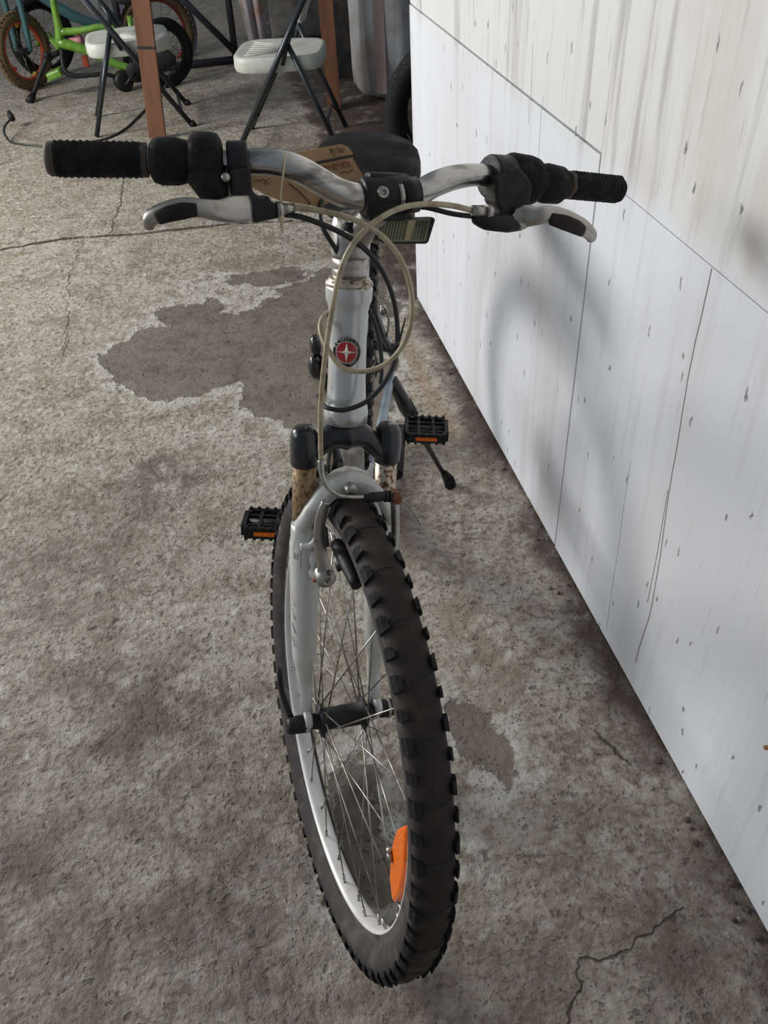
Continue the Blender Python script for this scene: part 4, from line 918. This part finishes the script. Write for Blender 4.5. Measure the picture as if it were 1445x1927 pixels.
tb = thing('childs_bicycle', (-1.5, 5.5, 0), 'teal childs bicycle with knobbly tan tyres and orange-red front rim', 'bicycle')
fc = V((-1.885, 5.43, .197))
rmf = small_wheel(tb, fc, (.88, -.47, .03), .197, 'tan', 'redrim', True)
rc = Yq(296, 64, 5.88); small_wheel(tb, rc, (.50, -.86, 0), .235, 'tan', 'darkred', True)
fk = MB(); a_ = V((.909, -.416, .03)).normalized()
for sg in (-1, 1): fk.tube([fc + a_ * sg * .05, fc + a_ * sg * .052 + V((.01, .01, .15)), fc + a_ * sg * .05 + V((.015, .01, .30)), V((-1.86, 5.46, .56))], [.014, .017, .018, .02], 12, res=4)
part('fork', fk, 'teal', tb)
fr_ = MB(); H2 = V((-1.85, 5.47, .56)); B2 = V((-1.42, 5.66, .24)); S2 = V((-1.28, 5.72, .52))
fr_.tube([H2 - V((.01, 0, -.06)), H2 + V((.01, 0, -.08))], .022, 12); fr_.tube([H2, V((-1.60, 5.56, .34)), B2], [.024, .03, .024], 12, res=4); fr_.tube([H2, S2], .018, 12); fr_.tube([S2, B2], .017, 12); fr_.tube([B2, rc], .012, 10); fr_.tube([S2, rc], .012, 10)
part('frame', fr_, 'teal', tb)
part('handlebar', MB().tube([V((-1.95, 5.30, .72)), V((-1.84, 5.50, .66)), V((-1.70, 5.72, .72))], .012, 10, res=4), 'black', tb)
part('saddle', MB().sphere(S2 + V((.02, 0, .10)), .05, 14, (2.2, 1.2, .7)), 'black', tb)
for ag, mm in ((.9, 'redrim'), (2.2, 'yellow'), (3.6, 'green'), (5.0, 'yellow')):
    q = V((0, 0, 1)); e1 = (q - a_ * q.dot(a_)).normalized(); e2 = a_.cross(e1)
    part('spoke_bead', MB().sphere(fc + (e1 * math.cos(ag + 1.2) + e2 * math.sin(ag + 1.2)) * .13, .014, 8), mm, rmf)
part('fender', MB().lathe(rc, (.50, -.86, 0), [(.250, -.03), (.262, 0), (.250, .03)], 40), 'purple', tb)
gb = thing('childs_bicycle', (-1.3, 5.25, 0), 'lime green childs bicycle with black tyres and training wheel', 'bicycle')
rc = V((-1.055, 5.28, .172)); small_wheel(gb, rc, (.62, -.78, 0), .175, 'rubber', 'black')
gx = Yq(80, 72, 5.66); small_wheel(gb, gx, (.75, -.66, 0), gx.z, 'rubber', 'black')
H0 = Yq(97, -20, 5.27); H1 = Yq(112, 60, 5.27); H2 = Yq(110, 90, 5.27); BBg = Yq(258, 132, 5.27)
g_ = MB(); g_.tube([H0, Yq(104, 25, 5.27), H1, H2], [.016, .018, .024, .024], 14, res=3); g_.tube([H2 + V((0, 0, .03)), Yq(165, 95, 5.27), Yq(215, 119, 5.27), BBg], [.028, .026, .022, .020], 14, res=3)
g_.tube([H1, Yq(150, 58, 5.27), Yq(200, 50, 5.27), Yq(250, 70, 5.27)], [.020, .018, .016, .015], 12, res=3); g_.tube([BBg, Yq(250, 70, 5.27), Yq(243, 30, 5.27)], .015, 12); g_.tube([BBg, Yq(270, 128, 5.30), rc], [.012, .011, .010], 10); g_.tube([Yq(250, 70, 5.27), rc], .010, 10); g_.tube([BBg, Yq(216, 140, 5.27)], .012, 10)
part('frame', g_, 'green', gb)
gf = MB()
for sg in (-1, 1): gf.tube([H2 + V((0, 0, -.01)), gx + V((.05, sg * .04, .02)), gx + V((0, sg * .04, 0))], .012, 10)
part('fork', gf, 'green', gb)
part('bumper_plate', MB().box(Yq(105, 138, 5.2), (.042, 0, .012), (0, .05, 0), (-.006, 0, .020)), 'green', gb, bevel=.01)
part('handlebar', MB().tube([H0 + V((-.05, -.18, .12)), H0 + V((0, 0, .04)), H0 + V((.05, .18, .12))], .011, 10, res=4), 'black', gb)
part('saddle', MB().sphere(Yq(243, -4, 5.27) + V((0, 0, .0)), .045, 14, (2.0, 1.2, .7)), 'black', gb)
part('crank', MB().lathe(BBg + V((0, -.04, 0)), (.1, -1, 0), [(.0001, .004), (.05, .004), (.055, 0), (.05, -.004), (.0001, -.004)], 24).tube([BBg + V((0, -.06, 0)), BBg + V((-.06, -.09, -.05))], .010, 8), 'black', gb)
part('chain_guard', MB().sphere(Yq(300, 112, 5.22), .05, 14, (1.9, .3, 1.0)), 'black', gb)
twc = Zq(232, 152, .055); part('training_wheel', MB().lathe(twc, (.55, -.83, .1), [(.0001, -.030), (.035, -.032), (.052, -.024), (.056, 0), (.052, .024), (.035, .032), (.0001, .030)], 24), 'black', gb)
part('training_wheel_bar', MB().tube([Yq(116, 92, 5.22), Yq(118, 115, 5.20), Yq(126, 138, 5.18), Yq(150, 143, 5.18), Yq(200, 140, 5.2), twc], [.012, .014, .013, .012, .012, .012], 10, res=4), 'black', gb)
part('kickstand', MB().tube([Yq(112, 98, 5.22), Yq(90, 110, 5.2), Yq(80, 130, 5.19), Zq(60, 185, .012)], [.014, .018, .014, .014], 10, res=3).tube([Zq(62, 180, .03), Zq(54, 192, .008)], .020, 8).sphere(Yq(88, 104, 5.19), .022, 10), 'black', gb)
part('top_tube_pad', MB().tube([Yq(155, 74, 5.29), Yq(146, 77, 5.29), Yq(128, 74, 5.29)], [.028, .022, .010], 12), 'pink', gb)
part('side_bag', MB().box(Yq(300, 84, 5.36), (.035, 0, .02), (0, .02, 0), (-.01, 0, .025)), 'blue', gb, bevel=.01)
part('rear_light', MB().box(Yq(161, 115, 5.34), (.016, 0, 0), (0, .01, 0), (0, 0, .03)), 'redrim', gb, bevel=.005)
# debris along the joint of wall and floor
for k in range(26):
    t_ = random.choice([random.uniform(.35, 2.3), random.uniform(.3, .7)]); w_ = random.gauss(.02, .015); p = WPt(t_, .004, -abs(w_) - .006); r = random.uniform(.002, .006)
    mb = MB().sphere(p + V((0, 0, r * .3 - .003)), r, 6, (random.uniform(.8, 1.8), random.uniform(.8, 1.8), .6)); part('crumb', mb, random.choice(['dirt', 'block', 'dirt']), fl)
